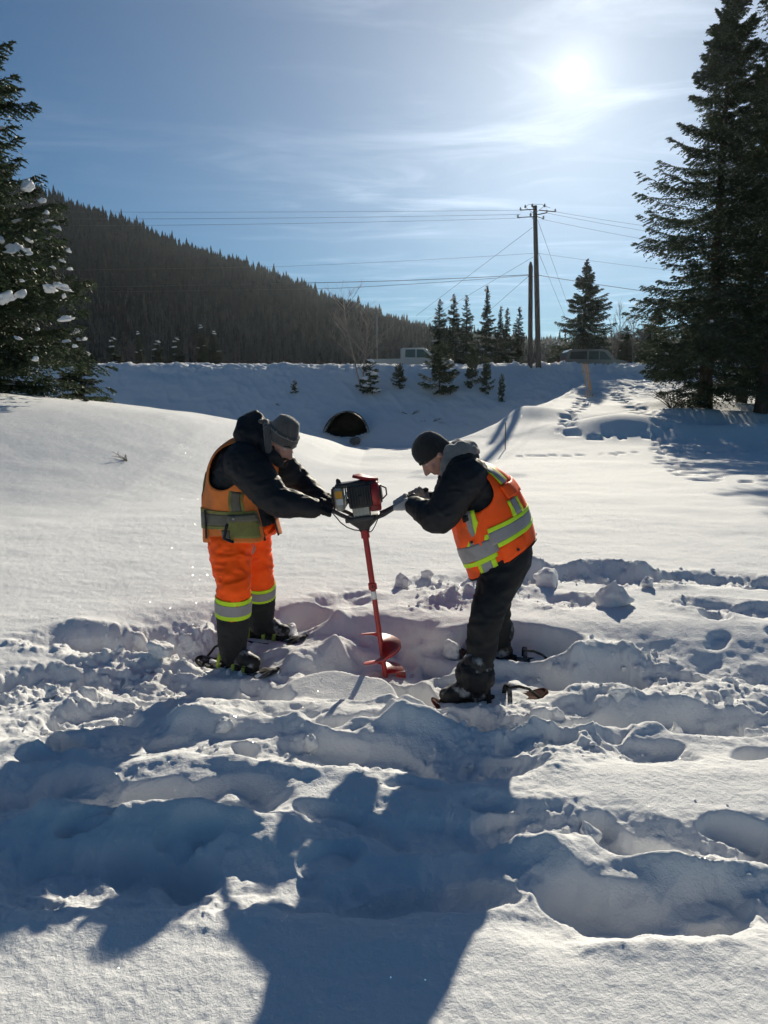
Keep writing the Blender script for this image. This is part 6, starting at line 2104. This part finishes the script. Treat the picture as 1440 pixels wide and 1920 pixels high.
# ------------------------------------------------------------------ the hazy air
M_HAZE = bpy.data.materials.new('haze'); M_HAZE.use_nodes = True
hn = M_HAZE.node_tree.nodes; hl = M_HAZE.node_tree.links
hn.remove(hn['Principled BSDF'])
pv = hn.new('ShaderNodeVolumePrincipled')
pv.inputs['Color'].default_value = (0.78, 0.90, 1.0, 1)
pv.inputs['Density'].default_value = 0.00008
pv.inputs['Anisotropy'].default_value = 0.7
hl.new(pv.outputs[0], hn['Material Output'].inputs['Volume'])
mb = MB(); mb.box((0, 225, 77), (560, 370, 84))
hz = mb.build('haze', M_HAZE, None, smooth=False)
tag(hz, 'thin bright winter haze between the road and the hill', 'haze', kind='stuff')

# faint exhaust drifting over the hole
M_SMOKE = bpy.data.materials.new('exhaust'); M_SMOKE.use_nodes = True
hn = M_SMOKE.node_tree.nodes; hl = M_SMOKE.node_tree.links
hn.remove(hn['Principled BSDF'])
pv = hn.new('ShaderNodeVolumePrincipled'); pv.inputs['Color'].default_value = (0.80, 0.79, 0.80, 1); pv.inputs['Anisotropy'].default_value = 0.2
tcx = hn.new('ShaderNodeTexCoord')
ln_ = hn.new('ShaderNodeVectorMath'); ln_.operation = 'LENGTH'; hl.new(tcx.outputs['Object'], ln_.inputs[0])
mr = hn.new('ShaderNodeMapRange'); mr.interpolation_type = 'SMOOTHSTEP'; mr.inputs[1].default_value = 0.95; mr.inputs[2].default_value = 0.1; mr.inputs[3].default_value = 0.0; mr.inputs[4].default_value = 2.2
hl.new(ln_.outputs['Value'], mr.inputs[0])
nz = hn.new('ShaderNodeTexNoise'); nz.inputs['Scale'].default_value = 2.6; nz.inputs['Detail'].default_value = 3; hl.new(tcx.outputs['Object'], nz.inputs[0])
mr2 = hn.new('ShaderNodeMapRange'); mr2.inputs[1].default_value = 0.4; mr2.inputs[2].default_value = 0.65; hl.new(nz.outputs[0], mr2.inputs[0])
mu = hn.new('ShaderNodeMath'); mu.operation = 'MULTIPLY'; hl.new(mr.outputs[0], mu.inputs[0]); hl.new(mr2.outputs[0], mu.inputs[1]); hl.new(mu.outputs[0], pv.inputs['Density'])
hl.new(pv.outputs[0], hn['Material Output'].inputs['Volume'])
mb = MB(); mb.ball((0, 0, 0), 1.0, 20, 12); sm = mb.build('exhaust_smoke', M_SMOKE, None)
p = at(800, 1215, 4.45); sm.location = (p.x, p.y, p.z + 0.02); sm.scale = (0.34, 0.22, 0.24)
tag(sm, 'faint grey exhaust smoke hanging over the drilled hole', 'smoke', kind='stuff')
